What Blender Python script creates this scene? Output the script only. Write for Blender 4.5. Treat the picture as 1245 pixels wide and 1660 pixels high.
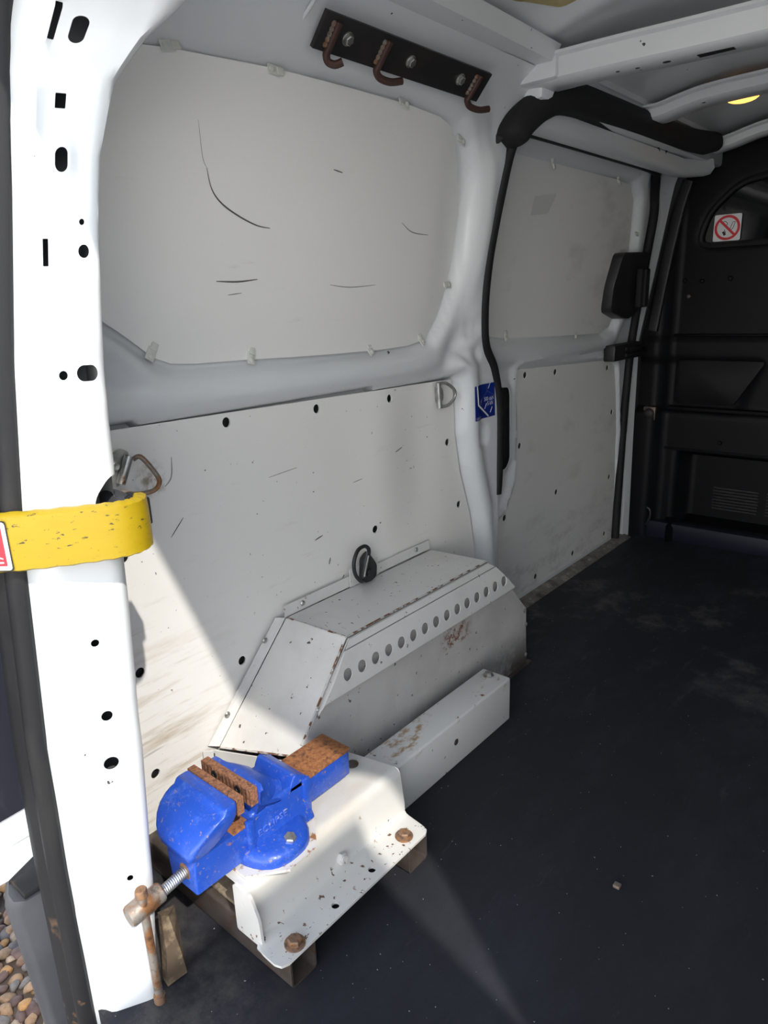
import bpy, bmesh, math, random
from mathutils import Vector, Matrix
from mathutils.geometry import delaunay_2d_cdt
random.seed(7)
for o in list(bpy.data.objects): bpy.data.objects.remove(o)
SC = bpy.context.scene; COL = SC.collection

# ------------------------------------------------------------------ camera
cd = bpy.data.cameras.new('camera'); cam = bpy.data.objects.new('camera', cd); COL.objects.link(cam)
cd.sensor_fit = 'VERTICAL'; cd.sensor_height = 36; cd.lens = 24.72; cd.clip_start = 0.02
X_, Y_, Z_ = Vector((1384, 290, -1140)), Vector((1018, -380, 1140)).normalized(), None
X_ = (X_ - Y_*X_.dot(Y_)).normalized(); Z_ = X_.cross(Y_)
cam.matrix_world = Matrix(((X_[0], -X_[1], -X_[2], 0), (Y_[0], -Y_[1], -Y_[2], 0), (Z_[0], -Z_[1], -Z_[2], 1.0), (0, 0, 0, 1)))
SC.camera = cam
# ------------------------------------------------------------------ world, sun, exposure
SUN_DIR = Vector((-0.88, 0.36, -1.0)).normalized()
w = bpy.data.worlds.new('sky'); SC.world = w; w.use_nodes = True
nt = w.node_tree; bg = nt.nodes['Background']
tc = nt.nodes.new('ShaderNodeTexCoord'); sx = nt.nodes.new('ShaderNodeSeparateXYZ'); nt.links.new(tc.outputs['Generated'], sx.inputs[0])
rp = nt.nodes.new('ShaderNodeValToRGB'); cr = rp.color_ramp   # hazy summer sky: pale at the horizon, bluer and darker overhead
cr.elements[0].position = 0.0; cr.elements[0].color = (1.0, .975, .94, 1); cr.elements[1].position = 1.0; cr.elements[1].color = (.16, .21, .30, 1)
for p_, c_ in ((.22, (.96, .955, .94, 1)), (.38, (.52, .57, .63, 1)), (.6, (.26, .31, .40, 1))): e_ = cr.elements.new(p_); e_.color = c_
nt.links.new(sx.outputs[2], rp.inputs[0]); nt.links.new(rp.outputs[0], bg.inputs[0])
bg.inputs[1].default_value = 4.9
sl = bpy.data.lights.new('sun', 'SUN'); sl.energy = 3.5; sl.angle = math.radians(0.9); sl.color = (1, .95, .87)
sun = bpy.data.objects.new('sun', sl); COL.objects.link(sun); sun.location = (4, -2, 6)
sun.rotation_euler = SUN_DIR.to_track_quat('-Z', 'Y').to_euler()
vs = SC.view_settings; vs.view_transform = 'Standard'; vs.look = 'None'; vs.gamma = 1; vs.use_curve_mapping = False
vs.exposure = 0.08

# ------------------------------------------------------------------ helpers
def sm(a, b, x):
    t = max(0., min(1., (x-a)/(b-a))); return t*t*(3-2*t)
def interp(x, xs, ys):
    if x <= xs[0]: return ys[0]
    for i in range(1, len(xs)):
        if x <= xs[i]: return ys[i-1]+(ys[i]-ys[i-1])*(x-xs[i-1])/(xs[i]-xs[i-1])
    return ys[-1]
def inside(p, poly):
    c = False; n = len(poly); j = n-1
    for i in range(n):
        a, b = poly[i], poly[j]
        if (a[1] > p[1]) != (b[1] > p[1]) and p[0] < (b[0]-a[0])*(p[1]-a[1])/(b[1]-a[1])+a[0]: c = not c
        j = i
    return c
def pdist(p, poly):
    m = 1e9; n = len(poly)
    for i in range(n):
        ax, ay = poly[i]; bx, by = poly[(i+1) % n]
        dx, dy = bx-ax, by-ay; L = dx*dx+dy*dy
        t = 0 if L == 0 else max(0, min(1, ((p[0]-ax)*dx+(p[1]-ay)*dy)/L))
        d = (p[0]-ax-t*dx)**2+(p[1]-ay-t*dy)**2
        if d < m: m = d
    return math.sqrt(m)
def sdist(p, poly): return -pdist(p, poly) if inside(p, poly) else pdist(p, poly)
def circ(c, r, n=16, ry=None): return [(c[0]+r*math.cos(2*math.pi*i/n), c[1]+(ry or r)*math.sin(2*math.pi*i/n)) for i in range(n)]
def rrect(x0, y0, x1, y1, r, n=4):
    out = []
    for cx, cy, a in ((x1-r, y1-r, 0), (x0+r, y1-r, 90), (x0+r, y0+r, 180), (x1-r, y0+r, 270)):
        for i in range(n+1):
            t = math.radians(a+90*i/n); out.append((cx+r*math.cos(t), cy+r*math.sin(t)))
    return out
def slot(cx, cy, w, h, n=8):
    r = min(w, h)/2; return rrect(cx-w/2, cy-h/2, cx+w/2, cy+h/2, r*.999, n)
def roundpoly(poly, r, n=4):
    out = []; N = len(poly)
    for i in range(N):
        p = Vector(poly[i]); a = Vector(poly[i-1])-p; b = Vector(poly[(i+1) % N])-p
        k = min(r, a.length*.45, b.length*.45); A = p+a.normalized()*k; B = p+b.normalized()*k
        for j in range(n+1):
            t = j/n; q = A*(1-t)**2+p*2*t*(1-t)+B*t*t; out.append((q.x, q.y))
    return out

def root_loc(o):
    while o.parent: o = o.parent
    return o.location.copy()
def finish(name, bm, mat, parent=None, smooth=35, origin=None):
    """links a bmesh given in world coordinates as one object"""
    bm.verts.ensure_lookup_table()
    if parent is not None: L = root_loc(parent)
    else:
        if origin is None:
            xs = [v.co for v in bm.verts]
            L = Vector(((min(v.x for v in xs)+max(v.x for v in xs))/2, (min(v.y for v in xs)+max(v.y for v in xs))/2, min(v.z for v in xs)))
        else: L = Vector(origin)
    bmesh.ops.translate(bm, verts=bm.verts, vec=-L)
    me = bpy.data.meshes.new(name); bm.to_mesh(me); bm.free()
    for m in (mat if isinstance(mat, (list, tuple)) else [mat]): me.materials.append(m)
    if smooth:
        me.polygons.foreach_set('use_smooth', [True]*len(me.polygons)); me.set_sharp_from_angle(angle=math.radians(smooth))
    o = bpy.data.objects.new(name, me); COL.objects.link(o)
    if parent is not None: o.parent = parent
    else: o.location = L
    return o
def thing(name, label, cat, loc, group=None, kind=None):
    o = bpy.data.objects.new(name, None); COL.objects.link(o); o.location = loc; o.empty_display_size = .05
    return tag(o, label, cat, group, kind)
def tag(o, label=None, cat=None, group=None, kind=None):
    if label: o['label'] = label
    if cat: o['category'] = cat
    if group: o['group'] = group
    if kind: o['kind'] = kind
    return o
def place(src_mesh, name, mat, parent, loc, rot=None, scale=None):
    """a copy of shared mesh data at a world place, parented"""
    o = bpy.data.objects.new(name, src_mesh); COL.objects.link(o)
    L = root_loc(parent) if parent is not None else Vector()
    o.parent = parent; o.location = Vector(loc)-L
    if rot is not None: o.rotation_euler = rot.to_euler() if hasattr(rot, 'to_euler') else rot
    if scale: o.scale = scale
    return o
def mesh_only(name, bm, mat, smooth=35):
    me = bpy.data.meshes.new(name); bm.to_mesh(me); bm.free()
    for m in (mat if isinstance(mat, (list, tuple)) else [mat]): me.materials.append(m)
    if smooth:
        me.polygons.foreach_set('use_smooth', [True]*len(me.polygons)); me.set_sharp_from_angle(angle=math.radians(smooth))
    return me

def a_box(bm, x0, x1, y0, y1, z0, z1, bev=0, seg=2, M=None):
    vs_ = [bm.verts.new(p) for p in ((x0,y0,z0),(x1,y0,z0),(x1,y1,z0),(x0,y1,z0),(x0,y0,z1),(x1,y0,z1),(x1,y1,z1),(x0,y1,z1))]
    fs = [bm.faces.new([vs_[i] for i in q]) for q in ((3,2,1,0),(4,5,6,7),(0,1,5,4),(1,2,6,5),(2,3,7,6),(3,0,4,7))]
    if bev:
        es = list({e for f in fs for e in f.edges})
        r = bmesh.ops.bevel(bm, geom=es, offset=bev, segments=seg, profile=.5, affect='EDGES')
        vs_ = list({v for f in r['faces'] for v in f.verts} | {v for v in vs_ if v.is_valid})
    if M: bmesh.ops.transform(bm, matrix=M, verts=[v for v in vs_ if v.is_valid])
def box(x0, x1, y0, y1, z0, z1, bev=0, seg=2):
    bm = bmesh.new(); a_box(bm, x0, x1, y0, y1, z0, z1, bev, seg); return bm
def frames(path, closed=False, up=None):
    n = len(path); P = [Vector(p) for p in path]; T = []
    for i in range(n):
        a = P[i-1] if (i > 0 or closed) else P[i]; b = P[(i+1) % n] if (i < n-1 or closed) else P[i]
        T.append((b-a).normalized())
    u = Vector(up) if up else (Vector((0,0,1)) if abs(T[0].z) < .9 else Vector((1,0,0)))
    out = []
    for i in range(n):
        u = (u-T[i]*u.dot(T[i])).normalized(); out.append((P[i], T[i], u, T[i].cross(u)))
    return out
def a_sweep(bm, path, section, closed=False, up=None, caps=True, scale=None):
    """section: list of (a,b) in (u, v) frame; swept along path"""
    fr = frames(path, closed, up); rings = []
    for i, (p, t, u, v) in enumerate(fr):
        s = scale[i] if scale else 1
        rings.append([bm.verts.new(p+u*a*s+v*b*s) for a, b in section])
    m = len(section); N = len(rings)
    for i in range(N if closed else N-1):
        A, B = rings[i], rings[(i+1) % N]
        for j in range(m): bm.faces.new((A[j], A[(j+1) % m], B[(j+1) % m], B[j]))
    if caps and not closed:
        bm.faces.new(rings[0][::-1]); bm.faces.new(rings[-1])
def a_tube(bm, path, r, n=12, closed=False, scale=None, caps=True): a_sweep(bm, path, circ((0,0), r, n), closed, None, caps, scale)
def a_lathe(bm, profile, origin, axis, n=20):
    """profile: (radius, height) pairs along axis"""
    ax = Vector(axis).normalized(); u = ax.orthogonal().normalized(); v = ax.cross(u); O = Vector(origin); rings = []
    for r, h in profile:
        if r < 1e-6: rings.append([bm.verts.new(O+ax*h)])
        else: rings.append([bm.verts.new(O+ax*h+(u*math.cos(2*math.pi*i/n)+v*math.sin(2*math.pi*i/n))*r) for i in range(n)])
    for A, B in zip(rings, rings[1:]):
        for i in range(n):
            q = [A[i % len(A)], A[(i+1) % len(A)], B[(i+1) % len(B)], B[i % len(B)]]
            q = list(dict.fromkeys(q))
            if len(q) > 2: bm.faces.new(q)
    if len(rings[0]) > 1: bm.faces.new(rings[0][::-1])
    if len(rings[-1]) > 1: bm.faces.new(rings[-1])
def a_hex(bm, origin, axis, R, h, washer=None, rot=0):
    ax = Vector(axis).normalized(); u = ax.orthogonal().normalized(); v = ax.cross(u); O = Vector(origin)
    z0 = 0
    if washer: a_lathe(bm, [(washer, 0), (washer, .0022), (washer*.96, .0026)], O, ax, 20); z0 = .0026
    A = []
    for k, (rr, hh) in enumerate(((R, z0), (R, z0+h*.8), (R*.82, z0+h))):
        A.append([bm.verts.new(O+ax*hh+(u*math.cos(rot+math.pi*i/3)+v*math.sin(rot+math.pi*i/3))*rr) for i in range(6)])
    for P, Q in zip(A, A[1:]):
        for i in range(6): bm.faces.new((P[i], P[(i+1) % 6], Q[(i+1) % 6], Q[i]))
    bm.faces.new(A[-1])
def loft(bm, sections, caps=True):
    rings = [[bm.verts.new(p) for p in s] for s in sections]; m = len(rings[0])
    for A, B in zip(rings, rings[1:]):
        for j in range(m): bm.faces.new((A[j], A[(j+1) % m], B[(j+1) % m], B[j]))
    if caps: bm.faces.new(rings[0][::-1]); bm.faces.new(rings[-1])
def cdt(outer, holes=(), grid=None):
    pts = []; edges = []
    if grid:
        gx, gy = grid if isinstance(grid, tuple) else (grid, grid); den = []
        for i, p in enumerate(outer):
            q = outer[(i+1) % len(outer)]; k = max(1, math.ceil(max(abs(q[0]-p[0])/gx, abs(q[1]-p[1])/gy)-.01))
            den += [(p[0]+(q[0]-p[0])*j/k, p[1]+(q[1]-p[1])*j/k) for j in range(k)]
        full, outer = outer, den
    else: full = outer
    for loop in [outer]+list(holes):
        s = len(pts); n = len(loop); pts += [Vector(p) for p in loop]; edges += [(s+i, s+(i+1) % n) for i in range(n)]
    if grid:
        gx, gy = grid if isinstance(grid, tuple) else (grid, grid)
        x0, x1 = min(p[0] for p in outer), max(p[0] for p in outer); y0, y1 = min(p[1] for p in outer), max(p[1] for p in outer)
        nx, ny = max(1, round((x1-x0)/gx)), max(1, round((y1-y0)/gy)); mg = min(gx, gy)*.45
        hb = [(min(p[0] for p in h)-mg, max(p[0] for p in h)+mg, min(p[1] for p in h)-mg, max(p[1] for p in h)+mg, h) for h in holes]
        for i in range(nx+1):
            for j in range(ny+1):
                p = (x0+(x1-x0)*i/nx, y0+(y1-y0)*j/ny)
                if not inside(p, full) or pdist(p, full) < mg: continue
                if any(a < p[0] < b and c < p[1] < d and (inside(p, h) or pdist(p, h) < mg) for a, b, c, d, h in hb): continue
                pts.append(Vector(p))
    r = delaunay_2d_cdt(pts, edges, [], 1, 1e-6); V = r[0]; out = []
    hb = [(min(p[0] for p in h), max(p[0] for p in h), min(p[1] for p in h), max(p[1] for p in h), h) for h in holes]
    for q in r[2]:
        c = (sum(V[i].x for i in q)/len(q), sum(V[i].y for i in q)/len(q))
        if not inside(c, full) or any(a < c[0] < b and e < c[1] < d and inside(c, h) for a, b, e, d, h in hb): continue
        out.append(q)
    return V, out
def sheet(outer, holes, f, grid=None, thick=0, tdir=None):
    """a folded / pressed sheet: plane outline with real holes, mapped into space by f(u, v)"""
    V, Fc = cdt(outer, holes, grid); bm = bmesh.new()
    top = [bm.verts.new(f(p.x, p.y)) for p in V]
    for q in Fc:
        try: bm.faces.new([top[i] for i in q])
        except ValueError: pass
    loose = [v for v in bm.verts if not v.link_faces]
    if loose: bmesh.ops.delete(bm, geom=loose, context='VERTS')
    if thick:
        bm.normal_update(); bl = [e for e in bm.edges if len(e.link_faces) == 1]; orig = list(bm.verts); fo = list(bm.faces)
        mp = {v: bm.verts.new(v.co+(Vector(tdir) if tdir else -v.normal)*thick) for v in orig}
        for q in fo: bm.faces.new([mp[v] for v in reversed(q.verts)])
        for e in bl:
            a, b = e.verts; bm.faces.new((a, b, mp[b], mp[a]))
        bmesh.ops.recalc_face_normals(bm, faces=bm.faces)
    return bm
def prism(poly, f0, f1):
    """polygon with two mappings for its two ends"""
    bm = bmesh.new(); loft(bm, [[f0(*p) for p in poly], [f1(*p) for p in poly]]); bmesh.ops.recalc_face_normals(bm, faces=bm.faces); return bm
def bevel_all(bm, off, seg=2, ang=30):
    es = [e for e in bm.edges if len(e.link_faces) == 2 and e.calc_face_angle(0) > math.radians(ang)]
    bmesh.ops.bevel(bm, geom=es, offset=off, segments=seg, profile=.5, affect='EDGES', clamp_overlap=True); return bm
def text_mesh(txt, size, f, depth=.0):
    cu = bpy.data.curves.new('lettering', 'FONT'); cu.body = txt; cu.size = size; cu.align_x = 'LEFT'; cu.extrude = depth; cu.resolution_u = 2
    o = bpy.data.objects.new('lettering', cu); COL.objects.link(o)
    dg = bpy.context.evaluated_depsgraph_get(); me = bpy.data.meshes.new_from_object(o.evaluated_get(dg)); bpy.data.objects.remove(o)
    bm = bmesh.new(); bm.from_mesh(me); bpy.data.meshes.remove(me)
    for v in bm.verts: v.co = Vector(f(v.co.x, v.co.y, v.co.z))
    return bm

# ------------------------------------------------------------------ materials
def mat(name, col, rough=.5, metal=0., coat=0., layers=(), bump=None, spec=.5, emit=None, trans=0):
    """layers: dict(col, scale, lo, hi, stretch, detail, box=[(axis, from, to)], amt, rough)"""
    m = bpy.data.materials.new(name); m.use_nodes = True; t = m.node_tree; N = t.nodes; L = t.links
    b = N['Principled BSDF']; b.inputs['Roughness'].default_value = rough; b.inputs['Metallic'].default_value = metal
    b.inputs['Coat Weight'].default_value = coat; b.inputs['Specular IOR Level'].default_value = spec
    b.inputs['Coat Roughness'].default_value = .08; b.inputs['Transmission Weight'].default_value = trans
    geo = N.new('ShaderNodeNewGeometry'); rgb = N.new('ShaderNodeRGB'); rgb.outputs[0].default_value = (*col, 1)
    cur = rgb.outputs[0]; rcur = None; sep = None
    for k, ly in enumerate(layers):
        mp = N.new('ShaderNodeMapping'); L.new(geo.outputs['Position'], mp.inputs[0])
        mp.inputs['Rotation'].default_value = ly.get('rot', (0, 0, 0)); mp.inputs['Scale'].default_value = ly.get('stretch', (1, 1, 1)); mp.inputs['Location'].default_value = (k*3.1, k*1.7, k*.9)
        nz = N.new('ShaderNodeTexNoise'); nz.inputs['Scale'].default_value = ly.get('scale', 10); nz.inputs['Detail'].default_value = ly.get('detail', 6); nz.inputs['Roughness'].default_value = ly.get('nr', .6)
        L.new(mp.outputs[0], nz.inputs['Vector'])
        mr = N.new('ShaderNodeMapRange'); mr.inputs[1].default_value = ly['lo']; mr.inputs[2].default_value = ly['hi']; mr.inputs[4].default_value = ly.get('amt', 1)
        L.new(nz.outputs[0], mr.inputs[0]); fac = mr.outputs[0]
        for ax, a, c in ly.get('box', ()):
            if sep is None: sep = N.new('ShaderNodeSeparateXYZ'); L.new(geo.outputs['Position'], sep.inputs[0])
            q = N.new('ShaderNodeMapRange'); q.inputs[1].default_value = a; q.inputs[2].default_value = c; L.new(sep.outputs[ax], q.inputs[0])
            mu = N.new('ShaderNodeMath'); mu.operation = 'MULTIPLY'; L.new(fac, mu.inputs[0]); L.new(q.outputs[0], mu.inputs[1]); fac = mu.outputs[0]
        mx = N.new('ShaderNodeMix'); mx.data_type = 'RGBA'; L.new(fac, mx.inputs[0]); L.new(cur, mx.inputs[6]); mx.inputs[7].default_value = (*ly['col'], 1); cur = mx.outputs[2]
        if 'rough' in ly:
            mf = N.new('ShaderNodeMix'); L.new(fac, mf.inputs[0])
            if rcur is None: mf.inputs[2].default_value = rough
            else: L.new(rcur, mf.inputs[2])
            mf.inputs[3].default_value = ly['rough']; rcur = mf.outputs[0]
    L.new(cur, b.inputs['Base Color'])
    if rcur is not None: L.new(rcur, b.inputs['Roughness'])
    if bump:
        nz = N.new('ShaderNodeTexNoise'); nz.inputs['Scale'].default_value = bump[0]; nz.inputs['Detail'].default_value = bump[2] if len(bump) > 2 else 3
        L.new(geo.outputs['Position'], nz.inputs['Vector'])
        bp = N.new('ShaderNodeBump'); bp.inputs['Strength'].default_value = bump[1]; bp.inputs['Distance'].default_value = bump[3] if len(bump) > 3 else .002
        L.new(nz.outputs[0], bp.inputs['Height']); L.new(bp.outputs[0], b.inputs['Normal'])
    if emit: b.inputs['Emission Color'].default_value = (*emit[0], 1); b.inputs['Emission Strength'].default_value = emit[1]
    return m
RUST, RUST2 = (.19, .068, .024), (.33, .15, .055)
chips = dict(col=(.05, .045, .04), scale=60, lo=.74, hi=.76, detail=3)
MT = {}
MT['paint'] = mat('white_body_paint', (.72, .74, .75), .32, coat=.15, layers=[dict(chips, scale=45, lo=.745)], bump=(14, .05, 2, .01))
MT['paint_in'] = MT['paint']
MT['board'] = mat('white_hardboard', (.88, .865, .84), .42, layers=[
    dict(col=(.52, .49, .45), scale=14, lo=.63, hi=.80, stretch=(1, .35, 2.2), rot=(.5, 0, 0), detail=10, nr=.75, amt=.55),
    dict(col=(.20, .19, .18), scale=30, lo=.72, hi=.78, stretch=(1, .22, 3), rot=(.35, 0, 0), detail=4, amt=.5)], bump=(9, .08, 2, .01))
MT['board_low'] = mat('white_hardboard_scuffed', (.88, .86, .825), .42, layers=[
    dict(col=(.55, .52, .48), scale=16, lo=.60, hi=.80, stretch=(1, .35, 2.2), rot=(.45, 0, 0), detail=10, nr=.75, amt=.6),
    dict(col=(.42, .30, .16), scale=11, lo=.50, hi=.70, stretch=(1, .35, 3.2), rot=(.45, 0, 0), detail=9, nr=.7, box=[(1, .80, .62), (2, .50, .25)], amt=.75),
    dict(col=(.16, .13, .10), scale=26, lo=.62, hi=.72, stretch=(1, .18, 3.4), rot=(.45, 0, 0), detail=6, box=[(1, .78, .6), (2, .52, .3)], amt=.6),
    dict(col=(.24, .17, .09), scale=60, lo=.45, hi=.62, detail=5, box=[(1, .60, .625), (1, .665, .645), (2, .685, .70), (2, .755, .725)], amt=.8),
    dict(chips, scale=70, lo=.715, hi=.73, col=(.16, .15, .14))], bump=(7, .10, 2, .012))
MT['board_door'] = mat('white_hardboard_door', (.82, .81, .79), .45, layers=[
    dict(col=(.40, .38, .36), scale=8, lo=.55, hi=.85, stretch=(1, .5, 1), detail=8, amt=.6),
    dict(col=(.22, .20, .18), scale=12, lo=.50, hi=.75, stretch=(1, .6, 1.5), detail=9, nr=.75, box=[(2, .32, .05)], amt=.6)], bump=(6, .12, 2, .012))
MT['arch'] = mat('pale_grey_arch_paint', (.74, .725, .70), .45, layers=[
    dict(col=(.42, .40, .37), scale=6, lo=.5, hi=.85, detail=8, amt=.5),
    dict(col=(.19, .085, .04), scale=26, lo=.665, hi=.70, detail=6, nr=.7),
    dict(col=(.10, .085, .07), scale=75, lo=.70, hi=.72, stretch=(1, 1, .5), detail=2)])
MT['archside'] = mat('pale_grey_arch_shaded_side', (.55, .53, .51), .5, layers=[  # darker copy of the arch paint: the side's shade is in the colour
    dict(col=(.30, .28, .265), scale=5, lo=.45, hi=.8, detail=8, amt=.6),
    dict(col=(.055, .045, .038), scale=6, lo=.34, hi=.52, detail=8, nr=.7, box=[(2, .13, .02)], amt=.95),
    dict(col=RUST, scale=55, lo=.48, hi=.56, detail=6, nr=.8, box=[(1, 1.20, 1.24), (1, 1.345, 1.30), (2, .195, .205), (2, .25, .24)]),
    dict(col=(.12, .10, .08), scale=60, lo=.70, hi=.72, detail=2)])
MT['bracket'] = mat('pale_grey_bracket_paint', (.66, .645, .61), .42, layers=[
    dict(col=(.50, .42, .30), scale=9, lo=.5, hi=.75, stretch=(1.6, .4, 1), detail=9, amt=.5, box=[(2, .12, .145)]),
    dict(col=(.14, .075, .045), scale=95, lo=.645, hi=.67, detail=3, box=[(2, .085, .075)]),
    dict(col=RUST2, scale=38, lo=.655, hi=.72, detail=6, nr=.7)])
MT['beam'] = mat('pale_grey_beam_paint', (.74, .73, .70), .45, layers=[
    dict(col=(.42, .25, .11), scale=22, lo=.56, hi=.66, stretch=(1.3, .6, 1), detail=7, nr=.7, box=[(2, .09, .11)]),
    dict(col=RUST, scale=40, lo=.67, hi=.70, detail=5)])
MT['steel'] = mat('bare_mild_steel', (.17, .14, .125), .45, .6, layers=[dict(col=(.10, .075, .06), scale=18, lo=.4, hi=.7, detail=6), dict(col=RUST, scale=30, lo=.58, hi=.72, detail=6)])
MT['rust'] = mat('rusty_steel', (.23, .088, .034), .85, layers=[dict(col=(.36, .15, .055), scale=160, lo=.40, hi=.62, detail=5), dict(col=(.085, .035, .022), scale=90, lo=.52, hi=.68, detail=5)], bump=(300, .5, 3, .001))
MT['rustplate'] = mat('rusty_jaw_plate', (.20, .085, .045), .85, layers=[dict(col=(.33, .15, .075), scale=220, lo=.42, hi=.6, detail=4), dict(col=(.07, .035, .025), scale=110, lo=.52, hi=.68, detail=5)], bump=(420, .6, 2, .001))
MT['blue'] = mat('blue_hammered_enamel', (.016, .075, .45), .36, coat=.15, layers=[
    dict(col=(.15, .26, .70), scale=22, lo=.54, hi=.72, detail=10, nr=.8, amt=.55),
    dict(col=(.26, .19, .17), scale=150, lo=.60, hi=.68, detail=5, nr=.7),
    dict(col=(.33, .16, .06), scale=30, lo=.64, hi=.70, detail=7, nr=.75)], bump=(60, .35, 4, .003))
MT['zinc'] = mat('zinc_plated_steel', (.52, .52, .50), .35, .85, layers=[dict(col=(.25, .24, .22), scale=40, lo=.45, hi=.7, detail=6), dict(col=(.22, .10, .05), scale=30, lo=.62, hi=.7, detail=5)])
MT['zincrust'] = mat('worn_rusty_rod', (.30, .27, .235), .5, .55, layers=[dict(col=(.30, .14, .06), scale=35, lo=.45, hi=.6, detail=7), dict(col=(.10, .06, .04), scale=60, lo=.55, hi=.7, detail=5)])
MT['boltrust'] = mat('rusty_bolt', (.24, .15, .10), .6, .4, layers=[dict(col=(.36, .18, .075), scale=90, lo=.45, hi=.62, detail=5), dict(col=(.09, .06, .05), scale=120, lo=.5, hi=.68)])
MT['blacksteel'] = mat('dark_hot_rolled_steel', (.026, .024, .024), .5, .3, layers=[dict(col=(.055, .035, .030), scale=12, lo=.5, hi=.8, detail=7, amt=.6)])
MT['hook'] = mat('rusty_dark_hook', (.065, .028, .023), .6, .3, layers=[dict(col=(.05, .03, .025), scale=60, lo=.45, hi=.65)])
MT['rubber'] = mat('black_rubber', (.012, .012, .0135), .6, spec=.3, layers=[dict(col=(.035, .033, .031), scale=16, lo=.5, hi=.8, stretch=(1, 1, .3), detail=8, amt=.8), dict(col=(.22, .12, .06), scale=22, lo=.62, hi=.72, detail=7, box=[(2, .22, .03)])])
MT['blackplastic'] = mat('black_plastic', (.014, .014, .016), .45, layers=[dict(col=(.04, .04, .045), scale=20, lo=.5, hi=.8, detail=6, amt=.5)])
MT['greyplastic'] = mat('dark_grey_bumper_plastic', (.045, .047, .055), .5, layers=[dict(col=(.09, .09, .10), scale=7, lo=.45, hi=.8, detail=8, amt=.5)])
MT['doortrim'] = mat('black_scuffed_trim', (.016, .017, .026), .4, layers=[dict(col=(.07, .07, .09), scale=18, lo=.55, hi=.8, stretch=(1, 2.2, .6), rot=(.5, 0, 0), detail=9, amt=.6)])
MT['fabric'] = mat('black_foam_trim', (.009, .009, .010), .8)
MT['floor'] = mat('dark_rubber_floor', (.024, .025, .030), .55, spec=.18, layers=[
    dict(col=(.038, .040, .050), scale=3.2, lo=.48, hi=.72, stretch=(1.6, .7, 1), detail=10, nr=.7, amt=.8, rough=.40),
    dict(col=(.10, .10, .11), scale=9, lo=.60, hi=.72, stretch=(2.2, .45, 1), rot=(0, 0, .35), detail=11, nr=.78, amt=.5),
    dict(col=(.13, .125, .12), scale=3.6, lo=.56, hi=.70, detail=10, nr=.72, amt=.8, box=[(1, 1.55, 1.9), (1, 2.7, 2.4)]),
    dict(col=(.11, .10, .095), scale=14, lo=.42, hi=.62, detail=9, nr=.75, amt=.55, box=[(0, -.60, -.74), (1, .56, .46)]),
    dict(col=(.42, .41, .40), scale=140, lo=.775, hi=.79, detail=1)], bump=(90, .25, 4, .0015))
MT['bulk'] = mat('black_bulkhead', (.0028, .0032, .0045), .5, spec=.2, layers=[dict(col=(.007, .007, .009), scale=7, lo=.45, hi=.8, detail=8, amt=.7)])
MT['bulkbase'] = mat('dark_blue_ledge', (.013, .015, .028), .42)
MT['glass'] = mat('dark_tinted_glass', (.006, .007, .008), .06, spec=.5)
MT['yellow'] = mat('yellow_plastic', (.42, .285, .004), .45, layers=[dict(col=(.05, .04, .02), scale=90, lo=.63, hi=.66, detail=5, stretch=(1, 1, 2.5)), dict(col=(.35, .235, .004), scale=12, lo=.45, hi=.8, stretch=(1, 1, 6), amt=.5)], bump=(25, .25, 2, .004))
MT['red'] = mat('red_label_print', (.72, .03, .045), .4)
MT['white'] = mat('white_print', (.85, .85, .84), .45)
MT['black'] = mat('black_print_and_holes', (.012, .012, .012), .5)  # printed marks, also flat black standing for the dark in holes
MT['sblue'] = mat('blue_label_print', (.006, .025, .23), .35)
MT['slight'] = mat('pale_blue_print', (.16, .22, .45), .4)
MT['clip'] = mat('milky_plastic_clip', (.72, .72, .66), .35, trans=.1)
MT['clear'] = mat('pale_patch_grey', (.70, .70, .69), .25)
MT['alu'] = mat('worn_aluminium_strip', (.27, .25, .22), .5, .4, layers=[dict(col=(.45, .42, .36), scale=40, lo=.5, hi=.65, detail=7), dict(col=(.10, .09, .08), scale=18, lo=.5, hi=.7, detail=6)])
MT['pad'] = mat('ochre_damping_pad', (.46, .37, .17), .7, layers=[dict(col=(.36, .29, .14), scale=14, lo=.45, hi=.7)])
MT['seam'] = mat('grey_seam_sealer', (.60, .61, .61), .5)
MT['ply'] = mat('dirty_plywood', (.27, .21, .14), .8, layers=[dict(col=(.16, .13, .095), scale=30, lo=.45, hi=.62, detail=8, nr=.7), dict(col=(.06, .05, .045), scale=22, lo=.56, hi=.66, detail=7)])
MT['cavity'] = mat('dark_cavity_grey', (.10, .10, .105), .7)  # dark grey for the sheets behind openings and gaps
MT['bulb'] = mat('amber_lamp_lens', (.9, .45, .12), .2, emit=((1, .44, .09), 2.6))
MT['ground'] = mat('gravel_bed', (.58, .53, .47), .9, layers=[dict(col=(.70, .66, .60), scale=35, lo=.42, hi=.6, detail=5), dict(col=(.36, .32, .28), scale=50, lo=.58, hi=.68)], bump=(60, .8, 4, .02))
STONES = [mat('stone_'+n, c, .75, layers=[dict(col=tuple(x*.6 for x in c), scale=60, lo=.42, hi=.66, detail=5), dict(col=tuple(min(1, x*1.5) for x in c), scale=24, lo=.55, hi=.75)]) for n, c in
          (('brown', (.13, .075, .05)), ('tan', (.22, .135, .075)), ('ochre', (.26, .135, .045)), ('grey', (.105, .092, .088)), ('plum', (.085, .05, .043)), ('pale', (.25, .185, .13)))]
MT['lens_frame'] = mat('pale_lamp_bezel', (.6, .6, .58), .4)

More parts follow.
